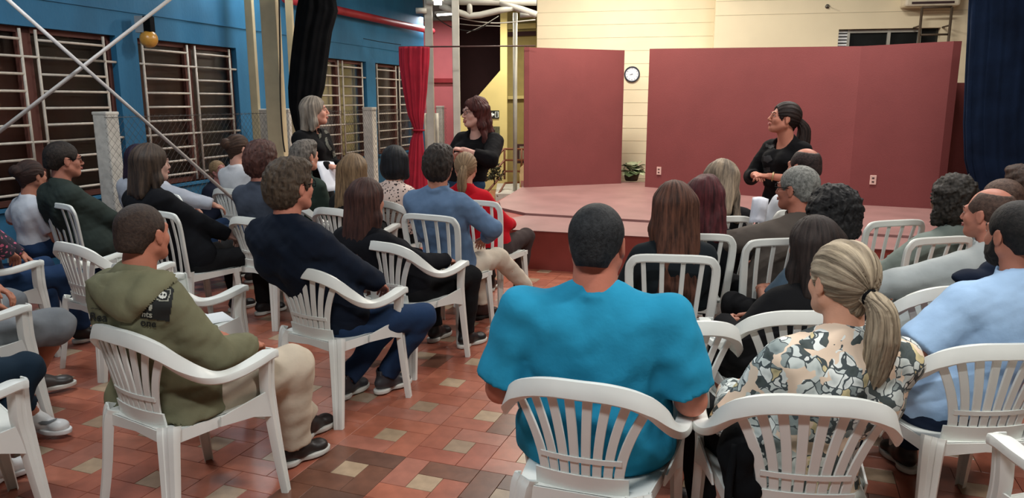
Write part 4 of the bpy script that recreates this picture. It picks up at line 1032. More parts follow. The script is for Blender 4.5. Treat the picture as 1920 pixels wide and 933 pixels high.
    allp = np.array([P0, N, H, *[v for a in arms.values() for v in a], *[v for a in legs.values() for v in a]])
    lo, hi = allp.min(0)-.26, allp.max(0)+.26; lo[2] = max(lo[2]-.0, -.03)
    hb = .016 if not near else .013; hf = .0075 if not near else .0055
    hx = lambda i, m: (H[i]-m*hs, H[i]+m*hs)
    # ---- body
    f = SDF(axis(lo[0], hi[0], hb, hx(0, .11), hf), axis(lo[1], hi[1], hb, hx(1, .14), hf), axis(lo[2], hi[2], hb, (H[2]-.15*hs, H[2]+.14*hs), hf))
    torso(f, -.012)
    for sd in (1, -1):
        arm(f, sd, 0)
        leg(f, sd, 0 if not p.get('trousers') else -.004)
        an = legs[sd][2]; fd_ = g('footR' if sd > 0 else 'footL', (sd*.12, 1, -.02)); fd_ = V3(*fd_)/np.linalg.norm(fd_)
        f.cone(an+V3(0, 0, -.04), an+fd_*.13+V3(0, 0, -.055), .036, .026, .03)
    nr = .056*g('neck', 1.0)*hs; f.cone(N+V3(0, 0, -.03), hp(0, -.022, -.05), nr*1.08, nr*.98, .03)
    E_ = lambda c_, r, k=.012, sub=False: f.ell(hp(*c_), tuple(v*hs for v in r), R, k*hs, sub)
    K_ = lambda a, b, r0, r1, k=.012: f.cone(hp(*a), hp(*b), r0*hs, r1*hs, k*hs)
    fw = g('face_w', 1.0)
    E_((0, -.018, .028), (.076, .095, .088), .03); E_((0, .028, -.030), (.060*fw, .062, .080), .03); E_((0, .062, -.090), (.026, .024, .020), .03)
    for sx in (-1, 1):
        K_((sx*.056*fw, .0, -.055), (sx*.022, .060, -.092), .018, .017, .03); E_((sx*.036, .060, -.030), (.024, .022, .024), .02)
        E_((sx*.032, .094, .004), (.017, .012, .011), .010, True); E_((sx*.032, .076, .003), (.0135, .0135, .0125), .004)
        E_((sx*.080, -.004, -.010), (.007, .019, .031), .006); E_((sx*.087, .002, -.008), (.004, .010, .018), .004, True); K_((sx*.081, -.012, .016), (sx*.079, -.002, -.036), .006, .007, .004)
        E_((sx*.010, .098, -.036), (.008, .009, .007), .006)
    K_((-.032, .083, .020), (.032, .083, .020), .010, .010, .015); K_((0, .088, .012), (0, .108, -.030), .007, .010, .008)
    E_((0, .092, -.060), (.021, .009, .011), .008)
    P, Q = f.mesh(); parts = [(smooth_pts(P, Q, 1, .35), Q)]
    for sd in (1, -1):
        el, wr = arms[sd]; hk = g('handR' if sd > 0 else 'handL', None) or ('relax', None, None)
        fd2 = V3(*hk[1]) if hk[1] is not None else (wr-el)+V3(-sd*.10, .02, -.02); pm_ = V3(*hk[2]) if hk[2] is not None else V3(-sd*.35, 0, -1)
        parts.append(place_hand(hk[0], wr-.005*(wr-el), fd2, pm_, sd > 0, g('hands', .95)))
    m_skin = M('skin', g('skin', SKIN_M))
    link('body', np_mesh('body', parts), m_skin, root)
    # ---- hair
    h = p['hair']; col1, col2 = h[1], h[2]; o = h[3] if len(h) > 3 else {}
    hairo = build_hair(h[0], hs, col1, col2, o.get('freq', 20), o.get('seed', int(p['head'][0])), (.0055 if near else .008) if h[0] != 'x' else .01, R, H, root, o.get('L', .3), o.get('t', .010), 'hair', o.get('amp', .003))
    if o.get('label'): hairo['label'] = o['label']
    if 'tail' in o:
        pts = [hp(*q) if i < 2 else hp(*q) for i, q in enumerate(o['tail'])]; tail(pts, [r*hs for r in o['tr']], o.get('tc1', col1), o.get('tc2', col2), 16, 3, root)
        m = MB(); a0 = pts[1]; dd = (pts[1]-pts[0]); dd = dd/np.linalg.norm(dd); rr = o.get('tie', .019)*hs; uu = np.cross(dd, V3(1, 0, 0)); uu /= np.linalg.norm(uu); vv = np.cross(dd, uu)
        m.tube([a0+rr*(math.cos(a)*uu+math.sin(a)*vv) for a in np.linspace(0, 2*PI, 21)], .008*hs, 8, caps=False); m.build('hair_tie', m_black, root)
    if 'clip' in o:
        m = MB(); cpt = hp(*o['clip']); m.add(*usph(.022*hs, cpt, 12, (1.6, .6, 1.0)), 0, True); m.build('hair_clip', m_black, root)
    # ---- face details
    if g('face'):
        for sx in (-1, 1):
            e = link('eye', raw('eye', *usph(.0125*hs, hp(sx*.032, .0772, .003), 14)), m_eye, root)
            link('iris', raw('iris', *usph(.0062*hs, hp(sx*.032, .0857, .003), 10)), m_iris, e)
            m = MB(); m.tube([hp(sx*.016, .094, .020), hp(sx*.032, .093, .026), hp(sx*.048, .080, .021)], [.0026*hs, .0034*hs, .0018*hs], 6); m.build('eyebrow', M('plain', g('brow', (58, 40, 34)), .8), root)
        op = g('mouth', 0)
        m = MB(); m.tube([hp(-.021, .090, -.060), hp(-.008, .0995, -.056), hp(0, .099, -.0575), hp(.008, .0995, -.056), hp(.021, .090, -.060)], [.002*hs, .0042*hs, .004*hs, .0042*hs, .002*hs], 8)
        m.tube([hp(-.021, .090, -.061-op*.3), hp(-.009, .098, -.0655-op), hp(.009, .098, -.0655-op), hp(.021, .090, -.061-op*.3)], [.002*hs, .005*hs, .005*hs, .002*hs], 8)
        m.build('lips', M('plain', (160, 82, 78), .5), root)
        if op: link('mouth_opening', raw('mouth_opening', *usph(.010*hs, hp(0, .0905, -.062-op*.5), 12, (1.3, .7, .8))), M('plain', (60, 24, 24), .7), root)
    if g('glasses'):
        m = MB()
        for sx in (-1, 1):
            m.tube([hp(sx*.033+.022*math.cos(a), .103-.010*abs(math.cos(a))*(1 if math.cos(a)*sx > 0 else 0), .002+.016*math.sin(a)) for a in np.linspace(0, 2*PI, 17)], .0016*hs if g('glasses') == 'thin' else .0028*hs, 6, caps=False)
            m.tube([hp(sx*.055, .095, .006), hp(sx*.079, .05, .006), hp(sx*.083, -.01, .004), hp(sx*.080, -.025, -.012)], .0024*hs, 6)
        m.tube([hp(-.011, .104, .005), hp(.011, .104, .005)], .002*hs, 6)
        m.build('glasses', m_black, root)
    if g('beard'):
        b = SDF(*[axis(-.10, .10, .006), axis(-.02, .13, .006), axis(-.14, .03, .006)])
        b.ell((0, .030, -.060), (.066*fw, .066, .068), None, .02); b.ell((0, .062, -.095), (.036, .032, .030), None, .03)
        for sx in (-1, 1): b.cone((sx*.066, .012, -.0), (sx*.058, .02, -.07), .012, .020, .02)
        b.ell((0, .05, .015), (.066, .12, .052), None, .01, True); b.plane((0, -.005, 0), (0, -1, .0)); b.wrinkle(.0015, 160, 3, 6)
        P, Q = b.mesh(); link('beard', np_mesh('beard', [((P*hs) @ R.T+H, Q)], P*3), M('hair', (14, 12, 12), (40, 32, 28), 30), root)
    if g('earring'):
        link('earring', raw('earring', *usph(.006, hp(.090, -.004, -.045), 10)), m_silver, root)
    # ---- top
    tp = p['top']; kind = tp[0]; off = {'tee': .010, 'shirt': .012, 'sweater': .018, 'jacket': .026, 'hoodie': .030}[kind]; off = tp[2].get('off', off) if len(tp) > 2 else off
    o = tp[2] if len(tp) > 2 else {}
    top_m = o.get('mat') or M('cloth', tp[1]); hem = o.get('hem', P0[2]-.055)
    z0 = min(hem-.02, min(arms[1][1][2], arms[-1][1][2])-.1); rs_ = (.008 if stand else .010) if near else .0135
    al_ = np.array([P0, N, arms[1][0], arms[1][1], arms[-1][0], arms[-1][1]]); lo, hi = al_.min(0)-.22*max(1, w), al_.max(0)+.22*max(1, w); lo[2] = z0; hi[2] = N[2]+.14
    f = SDF(*[axis(l, h_, rs_) for l, h_ in zip(lo, hi)])
    torso(f, off)
    if hem < P0[2]-.08 or o.get('skirt'):
        for sd in (1, -1): f.cone(P0+V3(sd*.05, -.01, 0), V3(P0[0]+sd*.10*w, P0[1]+(0.0 if not stand else 0)-.02, hem-.03), .115*w, .12*w, .05)
    slv = o.get('sleeve', 1.0 if kind != 'tee' else .55)
    f.plane((0, 0, hem), (0, 0, -1))
    gArm = SDF(*[axis(l, h_, rs_) for l, h_ in zip(lo, hi)])
    for sd in (1, -1):
        el, wr = arms[sd]
        if slv <= 1.0 and kind == 'tee' or slv < 1:
            a2 = SDF(*gArm.a); q = w**.6; e1 = sh[sd]+(el-sh[sd])*(slv+.12); a2.cone(sh[sd], e1, .058*q+off, .056*q+off+.006, .03)
            d_ = (el-sh[sd]); d_ = d_/np.linalg.norm(d_); a2.plane(sh[sd]+(el-sh[sd])*slv, d_)
        else:
            ts = o.get('cuff', .97); a2 = SDF(*gArm.a); q = w**.6
            a2.cone(sh[sd], el, .054*q+off, .046*q+off*.9, .03); a2.cone(el, el+(wr-el)*min(1.1, ts+.1), .046*q+off*.9, .032*q+off*.6, .015)
            d_ = (wr-el); d_ = d_/np.linalg.norm(d_)
            # cut only beyond the cuff
            X = a2.a[0][:, None, None]; Y = a2.a[1][None, :, None]; Z = a2.a[2][None, None, :]; pc = el+(wr-el)*ts
            pl = (X-pc[0])*d_[0]+(Y-pc[1])*d_[1]+(Z-pc[2])*d_[2]; dist = np.sqrt((X-pc[0])**2+(Y-pc[1])**2+(Z-pc[2])**2)
            a2.f = np.where(dist < .12, np.maximum(a2.f, pl), a2.f).astype(np.float32)
        k = .03; hh = np.maximum(k-np.abs(f.f-a2.f), 0)/k; f.f = (np.minimum(f.f, a2.f)-hh*hh*k*.25).astype(np.float32)
    for pr in o.get('extra', []): f.ell(V3(*pr[0]), pr[1], None, pr[2])
    f.wrinkle(o.get('wr', .0022 if kind in ('tee', 'shirt') else .0030), 26, int(p['head'][0]), 7, (.8, .8, 1.3))
    f.wrinkle(o.get('wr', .0022)*.5, 70, int(p['head'][1]), 6)
    # neckline
    no = o.get('neck_open', 0); ncr = nr+.004+no
    if no: f.cone(N+V3(0, .052, .0), N+V3(0, .06, .25), ncr, ncr+.03, .004, True)
    else: f.cone(N+V3(0, .045, .022), N+V3(0, .03, .25), ncr, ncr+.03, .006, True)
    if kind in ('shirt', 'jacket') or o.get('collar'):
        ch_ = o.get('collar_h', .038)
        b = SDF(*f.a)
        b.cone(N+V3(0, .002, .0), N+V3(0, .012, ch_), nr+.020, nr+.015, .01); b.plane(N+V3(0, 0, -.035), (0, 0, -1)); b.cone(N+V3(0, 0, -.05), N+V3(0, .012, ch_+.06), nr+.006, nr+.006, .003, True)
        b.plane(N+V3(0, 0, ch_), (0, -.25, 1)); b.plane(N+V3(0, .085, 0), (0, 1, 0)); f.f = np.minimum(f.f, b.f)
    elif not no:
        b = SDF(*f.a); b.cone(N+V3(0, .004, -.005), N+V3(0, .008, .012), nr+.012, nr+.008, .01); b.plane(N+V3(0, 0, .016), (0, -.2, 1)); b.plane(N+V3(0, 0, -.03), (0, 0, -1)); b.cone(N+V3(0, 0, -.06), N+V3(0, .01, .08), nr+.004, nr+.004, .003, True); f.f = np.minimum(f.f, b.f)
    P, Q = f.mesh(); P = smooth_pts(P, Q, 1, .3)
    topo = link({'tee': 'tshirt', 'shirt': 'shirt', 'sweater': 'sweater', 'jacket': 'jacket', 'hoodie': 'hooded_jacket'}[kind], np_mesh('top', [(P, Q)]), top_m, root)
    topo.data.name = topo.name; root['_n'] = 1; del root['_n']
    if o.get('label'): topo['label'] = o['label']
    # ---- trousers, shoes
    if p.get('trousers'):
        tl = p.get('tlen', .97); oo = g('toff', .010)
        L_ = np.array([P0]+[v for a in legs.values() for v in a]); lo, hi = L_.min(0)-.16*max(1, w), L_.max(0)+.16*max(1, w)
        f = SDF(*[axis(l, h_, rs_) for l, h_ in zip(lo, hi)]); f.ell(P0+V3(0, 0, -.01), ((.162+oo)*w, (.118+oo)*w**.7, .115+oo), None, .05)
        for sd in (1, -1):
            h_, kn, an = legs[sd]; q = w**.5; wd = g('baggy', 0)
            f.cone(h_, kn, .086*q+oo, .060*q+oo+wd, .03); f.cone(kn, kn+(an-kn)*min(1.08, tl+.06), .060*q+oo+wd, .044*q+oo+wd, .025)
            d_ = an-kn; d_ = d_/np.linalg.norm(d_); X = f.a[0][:, None, None]; Y = f.a[1][None, :, None]; Z = f.a[2][None, None, :]; pc = kn+(an-kn)*tl
            pl = (X-pc[0])*d_[0]+(Y-pc[1])*d_[1]+(Z-pc[2])*d_[2]; ds = np.sqrt((X-pc[0])**2+(Y-pc[1])**2+(Z-pc[2])**2); f.f = np.where(ds < .13, np.maximum(f.f, pl), f.f).astype(np.float32)
        f.wrinkle(.0035, 30, 5, 7); f.plane((0, 0, P0[2]+.10), (0, 0, 1)); P, Q = f.mesh(); P = smooth_pts(P, Q, 1, .3)
        link('trousers' if tl > .6 else 'shorts', np_mesh('trousers', [(P, Q)]), M('cloth', p['trousers']), root)
    if g('shoes', (40, 34, 32)):
        for sd in (1, -1):
            an = legs[sd][2]; fd_ = V3(*g('footR' if sd > 0 else 'footL', (sd*.12, 1, 0))); yv = fd_/np.linalg.norm(fd_); zv = V3(0, 0, 1)-yv*yv[2]; zv /= np.linalg.norm(zv); xv = np.cross(yv, zv); B3 = np.stack([xv, yv, zv])
            up, so_ = SHOES[g('shoe_kind', 'sneaker')]
            so = link('shoe', np_mesh('shoe', [(up[0] @ B3+an, up[1])]), M('plain', g('shoes', (40, 34, 32)), .4), root)
            link('sole', np_mesh('sole', [(so_[0] @ B3+an, so_[1])]), M('plain', g('sole', (200, 198, 190) if g('shoe_kind', 'sneaker') == 'sneaker' else (30, 24, 22)), .7), so)
    p.update(dict(root=root, H=H, R=R, N=N, P0=P0, arms=arms, legs=legs, SC=SC, sh=sh, topo=topo, hp=hp, loc=loc, Ch=Ch)); return p
BLK = (22, 22, 24); DKH = ((18, 16, 15), (52, 46, 40)); BRH = ((34, 22, 18), (84, 58, 44))
JEAN = (34, 54, 84)
def wl_(px, py, Y): v = at_y(px, py, Y); return v
people = {}
def add(key, **k): people[key] = person(k)
# ---- left group
add('khaki', x=-1.31, y=2.83, rot=-32, head=(263, 375), hdy=-.02, hs=.98, w=1.08, near=1, yaw=14, pitch=2, neck=1.08, skin=(186, 118, 94), label='man with cropped dark hair in khaki hooded jacket with black printed patch',
    hair=('buzz', (44, 34, 30), (72, 56, 46), dict(t=.004, freq=30)), top=('hoodie', (112, 110, 86), dict(hem=.43, off=.030, wr=.004, cuff=.95, skirt=1, extra=[((-.235, -.10, .40), (.035, .10, .20), .03)])), trousers=(196, 182, 162), baggy=.02, shoes=(40, 34, 32),
    armR='lap', armL='lap', legR=((.10, .44, .10), (.3, .4, 1)), legL=((-.05, .66, .10), (0, .4, 1)))
add('navy', x=-.93, y=3.86, rot=-32, head=(543, 293), hdy=-.06, hs=1.12, w=1.12, near=1, yaw=-7, glasses='thin', neck=1.05, skin=(196, 128, 106), label='man with thick brown hair in dark navy sweater and blue jeans',
    hair=('bushy', (52, 42, 34), (98, 82, 66), dict(t=.014, freq=26)), top=('sweater', (20, 28, 42), dict(off=.032, wr=.004)), trousers=JEAN, shoes=(52, 52, 56), legR=((.10, .24, .10), (.6, .4, 1)), legL=((-.03, .06, .10), (0, .4, 1)))
add('brown3', x=-.64, y=4.54, rot=-33, head=(688, 332), w=.95, near=1, fem=True, yaw=-5, hs=1.05, skin=(190, 130, 108), label='woman with long reddish-brown hair in black, seated behind the navy sweater',
    hair=('long', (40, 24, 22), (88, 56, 48), dict(L=.34, t=.016, freq=18)), top=('sweater', (20, 21, 26), dict(off=.025)), trousers=BLK, shoes=(26, 26, 28))
add('denim', x=-.43, y=5.16, rot=-20, head=(823, 268), hs=1.10, w=1.10, near=1, yaw=6, skin=(178, 120, 98), label='man with wavy dark hair in blue denim shirt and cream trousers, legs crossed',
    hair=('bushy', (26, 22, 20), (64, 54, 48), dict(t=.014, freq=22)), top=('shirt', (98, 122, 152), dict(off=.020, wr=.004)), trousers=(196, 184, 168), shoe_kind='dress', shoes=(44, 26, 24), neck=1.05,
    legL=((.08, .36, .10), (0, .5, 1)), legR=((.36, .64, .20), (-.2, .35, 1)), footR=(.85, .55, .05), footL=(.5, 1, 0), armR=((.20, .18, .66), (1, -.4, -.2)))
add('red', x=-.16, y=5.91, rot=-14, head=(873, 283), w=.92, fem=True, hs=1.0, yaw=10, skin=(196, 140, 116), label='woman with clipped blonde ponytail in bright red jacket',
    hair=('ponytail', (92, 72, 54), (176, 146, 112), dict(t=.012, clip=(0, -.105, .03), tail=[(0, -.07, .0), (0, -.115, .01), (-.01, -.14, -.05), (-.015, -.13, -.14), (-.02, -.11, -.21)], tr=[.02, .022, .034, .034, .012])), top=('jacket', (186, 22, 36), dict(off=.02)), trousers=(60, 50, 50))
add('leop', x=-.98, y=6.40, rot=-26, head=(741, 270), w=.92, fem=True, hs=1.15, yaw=4, skin=(196, 140, 116), label='woman with sleek black bob in black and cream leopard print blouse',
    hair=('bob', (10, 11, 14), (34, 38, 44), dict(t=.012)), top=('shirt', BLK, dict(mat=spots_mat('leopard_print', (214, 190, 178), (44, 34, 34), 42), off=.022)), trousers=BLK)
add('blond7', x=-1.28, y=5.95, rot=-28, head=(664, 286), w=.9, fem=True, hs=1.12, yaw=6, skin=(196, 140, 116), label='woman with long straight dark-blonde hair in black, beside the fence pillar',
    hair=('long', (72, 56, 42), (148, 120, 88), dict(L=.26, t=.014)), top=('sweater', (24, 24, 24), dict(off=.02)), trousers=BLK)
add('grey8', x=-1.80, y=6.45, rot=-28, head=(571, 260), w=1.0, fem=True, hs=1.10, yaw=-12, earring=1, skin=(196, 140, 118), label='person with short grey hair and earring in dark green jacket',
    hair=('bushy', (62, 58, 54), (128, 120, 112), dict(t=.010)), top=('jacket', (44, 56, 50), dict(off=.02)), trousers=BLK)
add('bushy9', x=-1.77, y=5.50, rot=-30, head=(489, 262), w=1.05, near=1, hs=1.14, yaw=18, skin=(196, 136, 120), label='man with bushy auburn-brown hair in grey and navy shirt',
    hair=('bushy', (48, 28, 26), (96, 62, 54), dict(t=.020)), top=('tee', (62, 68, 80), dict(off=.02, sleeve=.8)), trousers=JEAN)
add('bun10', x=-2.60, y=7.3, rot=-28, head=(446, 250), w=.95, fem=True, hs=1.10, yaw=-12, skin=(196, 146, 128), label='woman with brown hair tied up, in white blouse near the fence',
    hair=('bun', (38, 26, 22), (86, 62, 48), dict(t=.012, seed=3)), top=('shirt', (206, 208, 212), dict(off=.016)), trousers=JEAN)
add('far11', x=-3.05, y=7.55, rot=-100, head=(409, 298), w=.8, hs=.85, yaw=-30, pitch=20, tilt=20, face=1, skin=(170, 116, 108), label='blurred small person with tilted pale face beside the woman in white',
    hair=('short', (110, 90, 66), (160, 132, 98), dict(t=.010)), top=('sweater', (30, 34, 48), dict(off=.02)), trousers=BLK, hipz=.45)
add('p12', x=-2.28, y=5.31, rot=-34, head=(281, 267), w=1.02, near=1, fem=True, hs=1.12, yaw=-6, face=1, skin=(190, 150, 136), label='woman with shoulder-length brown hair in black, right of the nearest fence pillar',
    hair=('mid', (30, 24, 22), (84, 68, 56), dict(L=.20, t=.014, freq=16)), top=('sweater', (17, 18, 22), dict(off=.03)), trousers=BLK, shoes=(24, 24, 26))
add('p13', x=-2.72, y=6.35, rot=-34, head=(262, 268), w=1.0, fem=True, hs=1.0, yaw=-6, skin=(190, 140, 120), label='person in pale grey shirt mostly hidden behind the brown-haired woman on the left',
    hair=('mid', (26, 20, 34), (60, 46, 66), dict(L=.16, t=.012)), top=('shirt', (176, 180, 190), dict(off=.03)), trousers=JEAN, armR=((.32, .20, .70), (1, -.4, -.2)))
add('p14', x=-3.22, y=5.72, rot=-36, head=(116, 262), w=1.12, near=1, hs=1.15, yaw=-10, glasses='thick', face=1, skin=(176, 116, 96), label='man with dark glasses and cropped hair in dark green hooded jacket',
    hair=('short', (22, 19, 18), (58, 48, 42), dict(t=.008)), top=('hoodie', (46, 54, 50), dict(off=.034, wr=.004)), trousers=(36, 38, 46))
add('p15', x=-3.80, y=5.90, rot=-36, head=(56, 298), w=.9, fem=True, hs=1.0, yaw=10, skin=(176, 118, 96), label='person in white T-shirt half hidden behind the man with dark glasses',
    hair=('bun', (34, 24, 22), (72, 50, 44), dict(t=.012)), top=('tee', (206, 208, 214), dict(sleeve=.75)), trousers=JEAN, armL=((-.35, .2, .62), (-.6, -.8, -.2)))
add('p16', x=-3.36, y=4.62, rot=-42, head=(-60, 250), hs=1.05, w=1.0, near=1, skin=SKIN_M, label='person in dark patterned top and jeans cut off by the left edge',
    hair=('short', (22, 19, 18), (58, 48, 42)), top=('sweater', (40, 34, 44), dict(mat=spots_mat('pink_pattern', (44, 38, 50), (190, 90, 120), 26), off=.02, sleeve=1.0)), trousers=JEAN, legR=((.13, .50, .10), (.2, .4, 1)), armR=((.24, .10, .70), (1, -.5, -.2)))
add('p17', x=-2.76, y=3.58, rot=-42, head=(-190, 290), hs=1.0, w=1.0, near=1, skin=(164, 108, 84), label='person in grey shorts with bare legs on the middle left-edge chair',
    hair=('short', (22, 19, 18), (58, 48, 42)), top=('tee', (150, 40, 46)), trousers=(112, 116, 120), tlen=.18, baggy=.025, shoes=(60, 56, 54), legR=((-.16, .34, .12), (.6, .5, .8)), legL=((-.40, .22, .10), (-.1, .4, 1)), armR=((.06, .14, .62), (1, -.8, -.3)))
add('p18', x=-2.42, y=2.80, rot=-20, head=(-420, 300), hs=1.0, w=1.0, near=1, skin=(170, 110, 88), label='person in dark jeans and white sneakers at the lower left edge',
    hair=('short', (22, 19, 18), (58, 48, 42)), top=('tee', (60, 62, 70)), trousers=(28, 44, 58), tlen=.86, shoes=(226, 226, 224), sole=(232, 232, 230), legL=(('px', 62, 774, .12), (.0, .3, 1)), footL=(.95, .20, .0), legR=((.12, .22, .10), (.1, .4, 1)))
# ---- right group
add('turq', x=.29, y=2.42, rot=-10, head=(1122, 374), hdy=-.05, hs=1.06, necklen=.140, w=1.50, near=1, yaw=-10, neck=1.18, belly=.02, skin=(190, 118, 96), label='large man with short black hair in turquoise T-shirt, front of the right group',
    hair=('short', (14, 15, 17), (44, 46, 48), dict(t=.006, freq=26)), top=('tee', (40, 142, 178), dict(sleeve=.88, off=.016, wr=.0035, hem=.432, extra=[((0, -.03, .53), (.245, .15, .13), .06), ((0, -.035, .475), (.26, .155, .10), .05)])), trousers=(50, 46, 50), armL=((-.27, .14, .655), (-.35, -1, -.5)), armR=((.27, .14, .655), (.35, -1, -.5)), shw=.93, hands=1.05)
add('long20', x=.80, y=3.90, rot=2, head=(1264, 337), w=.98, near=1, fem=True, hs=1.10, yaw=4, skin=(196, 140, 116), label='woman with very long straight chestnut hair in black top',
    hair=('long', (48, 30, 24), (112, 72, 56), dict(L=.46, t=.016, freq=18)), top=('sweater', (26, 32, 36), dict(off=.02)), trousers=BLK)
add('dred21', x=1.08, y=4.50, rot=4, head=(1322, 325), w=.92, fem=True, hs=1.12, yaw=-10, skin=(170, 110, 88), label='woman with wavy dark red hair in black',
    hair=('wavy', (48, 22, 26), (104, 48, 52), dict(L=.20, t=.020)), top=('jacket', (22, 24, 28), dict(off=.02)), trousers=BLK)
add('bl22', x=1.36, y=5.15, rot=6, head=(1357, 298), w=.92, fem=True, hs=1.12, yaw=-35, pitch=-14, skin=(196, 140, 116), label='woman with wavy ash-blonde hair looking down, in black',
    hair=('wavy', (62, 54, 48), (176, 156, 132), dict(L=.24, t=.016, freq=10)), top=('jacket', (22, 22, 24), dict(off=.02)), trousers=BLK)
add('bald23', x=2.02, y=5.45, rot=10, head=(1509, 274), w=1.1, hs=1.12, yaw=25, skin=(178, 118, 98), label='balding dark-haired man in white shirt, seated below the ponytailed speaker',
    hair=('balding', (24, 18, 18), (64, 48, 46), dict(t=.006)), top=('shirt', (204, 208, 214), dict(off=.022)), trousers=BLK)
add('grey24', x=1.55, y=4.36, rot=12, head=(1497, 307), hdy=.0, w=1.1, near=1, hs=1.10, yaw=32, glasses='thick', face=1, skin=(176, 112, 92), label='man with cropped grey hair and dark glasses in brown-grey jacket',
    hair=('short', (84, 84, 80), (156, 156, 150), dict(t=.008)), top=('jacket', (92, 84, 78), dict(off=.024)), trousers=BLK, armL=((-.42, .36, .70), (-1, -.2, -.3)))
add('curl25', x=1.50, y=3.72, rot=10, head=(1562, 347), w=.95, near=1, fem=True, hs=1.12, yaw=20, skin=(150, 98, 78), label='woman with black tightly curled hair in blue-grey top',
    hair=('curly', (10, 10, 11), (38, 36, 36), dict(t=.026)), top=('tee', (74, 92, 108), dict(sleeve=.8)), trousers=BLK)
add('dark26', x=1.13, y=3.10, rot=12, head=(1528, 402), hdy=.05, w=1.02, near=1, fem=True, hs=1.05, yaw=2, skin=(186, 128, 106), label='woman with dark straight hair in black, left of the blonde ponytail',
    hair=('mid', (22, 17, 16), (58, 46, 42), dict(L=.20, t=.016)), top=('sweater', (20, 20, 22), dict(off=.03)), trousers=BLK)
add('pony27', x=.90, y=2.27, rot=4, head=(1583, 446), hdy=-.02, w=1.06, near=1, fem=True, hs=1.02, yaw=14, face=1, skin=(214, 158, 130), label='woman with streaked blonde ponytail in peach and grey floral blouse',
    hair=('ponytail', (78, 66, 52), (204, 186, 158), dict(t=.012, freq=9, tie=.020, tail=[(0, -.085, -.02), (0, -.122, -.025), (.015, -.155, -.06), (.02, -.16, -.14), (.02, -.145, -.24), (.015, -.135, -.31)], tr=[.026, .020, .036, .044, .036, .010])),
    top=('shirt', BLK, dict(mat=floral_mat('floral_print'), off=.022, wr=.004, hem=.40, collar_h=.012)), trousers=BLK, arml=1.0)
add('p28', x=2.33, y=4.35, rot=14, head=(1789, 327), w=1.1, near=1, hs=1.12, yaw=6, skin=(150, 98, 78), label='person with curly dark hair in grey-green jacket on the right',
    hair=('curly', (22, 20, 18), (56, 50, 44), dict(t=.020)), top=('jacket', (120, 130, 124), dict(off=.026)), trousers=BLK)
add('p29', x=1.95, y=3.54, rot=16, head=(1858, 347), w=1.12, near=1, hs=1.04, yaw=18, skin=(186, 122, 102), face=1, label='balding man in pale grey shirt, third from the right edge',
    hair=('balding', (58, 44, 38), (96, 74, 64), dict(t=.004)), top=('shirt', (166, 172, 172), dict(off=.022)), trousers=(60, 62, 66), armL=((-.30, .16, .68), (-1, -.5, -.1)))
add('p30', x=1.68, y=2.72, rot=6, head=(1912, 371), w=1.22, near=1, hs=1.02, yaw=8, beard=1, face=1, skin=(178, 116, 94), label='bearded man with black hair in light blue short-sleeved shirt at the right edge',
    hair=('short', (12, 12, 13), (40, 36, 34), dict(t=.008)), top=('tee', (160, 190, 222), dict(off=.022, sleeve=.85, collar=1, collar_h=.03, wr=.003)), trousers=(28, 38, 58), armL=((-.20, .16, .60), (-1, -1, -.5)))
add('p31', x=2.87, y=4.38, rot=16, head=(1880, 333), w=1.05, hs=1.05, yaw=10, skin=(186, 126, 106), label='person with short brown hair between the balding man and the navy curtain',
    hair=('short', (58, 42, 36), (102, 80, 68), dict(t=.012)), top=('jacket', (70, 72, 74)), trousers=BLK)
add('p32', x=3.50, y=5.15, rot=16, head=(1918, 307), w=1.0, hs=1.05, yaw=10, skin=(186, 126, 106), label='farthest person at the right edge, dark brown hair against the navy curtain',
    hair=('bushy', (36, 26, 22), (72, 54, 46), dict(t=.014)), top=('sweater', (40, 36, 40)), trousers=BLK)
# ---- speakers standing in front of the stage
add('s1', x=-1.89, y=7.15, rot=-112, head=(589, 178), stand=True, w=1.0, fem=True, hs=1.12, yaw=34, pitch=4, face=1, near=1, skin=(206, 148, 128), label='standing woman with grey shoulder-length hair in black blouse with pale print, holding paper',
    hair=('mid', (92, 84, 76), (164, 152, 138), dict(L=.19, t=.012, freq=12)), top=('sweater', (18, 18, 20), dict(off=.03, hem=.90)), trousers=BLK, armR=((.16, .30, 1.03), (.6, -.9, -.5)), armL=((-.10, .26, 1.02), (-.6, -.9, -.5)))
add('s2', x=-.42, y=6.75, rot=150, head=(890, 180), stand=True, w=1.04, fem=True, hs=1.10, yaw=-30, face=1, glasses='thin', mouth=.010, near=1, skin=(214, 164, 148), label='standing woman with long curly auburn hair, glasses, black sweater and jeans, speaking',
    hair=('wavy', (46, 20, 18), (98, 46, 40), dict(L=.26, t=.012, amp=.004)), top=('sweater', (18, 17, 19), dict(off=.026, cuff=.62, hem=.92, neck_open=.008)), trousers=(40, 66, 92), armR=((-.04, .20, 1.16), (.9, -.2, -.9)), armL=((-.15, .25, 1.21), (-1, -.5, -.5)), handL=('grip', None, None))
add('s3', x=2.27, y=6.20, rot=118, head=(1472, 188), stand=True, w=1.02, fem=True, hs=1.10, yaw=-28, pitch=12, face=1, near=1, skin=(190, 124, 102), label='standing woman with long dark ponytail in black top, hands clasped, on the right',
    hair=('ponytail', (20, 14, 13), (52, 38, 34), dict(t=.012, tail=[(0, -.085, .01), (0, -.122, .0), (.0, -.17, -.05), (.0, -.185, -.14), (.0, -.165, -.24), (.0, -.14, -.30)], tr=[.028, .024, .042, .05, .042, .016])),
    top=('sweater', (18, 18, 20), dict(off=.022, hem=.92, neck_open=.018, cuff=.62)), trousers=BLK, armR='clasp', armL='clasp')
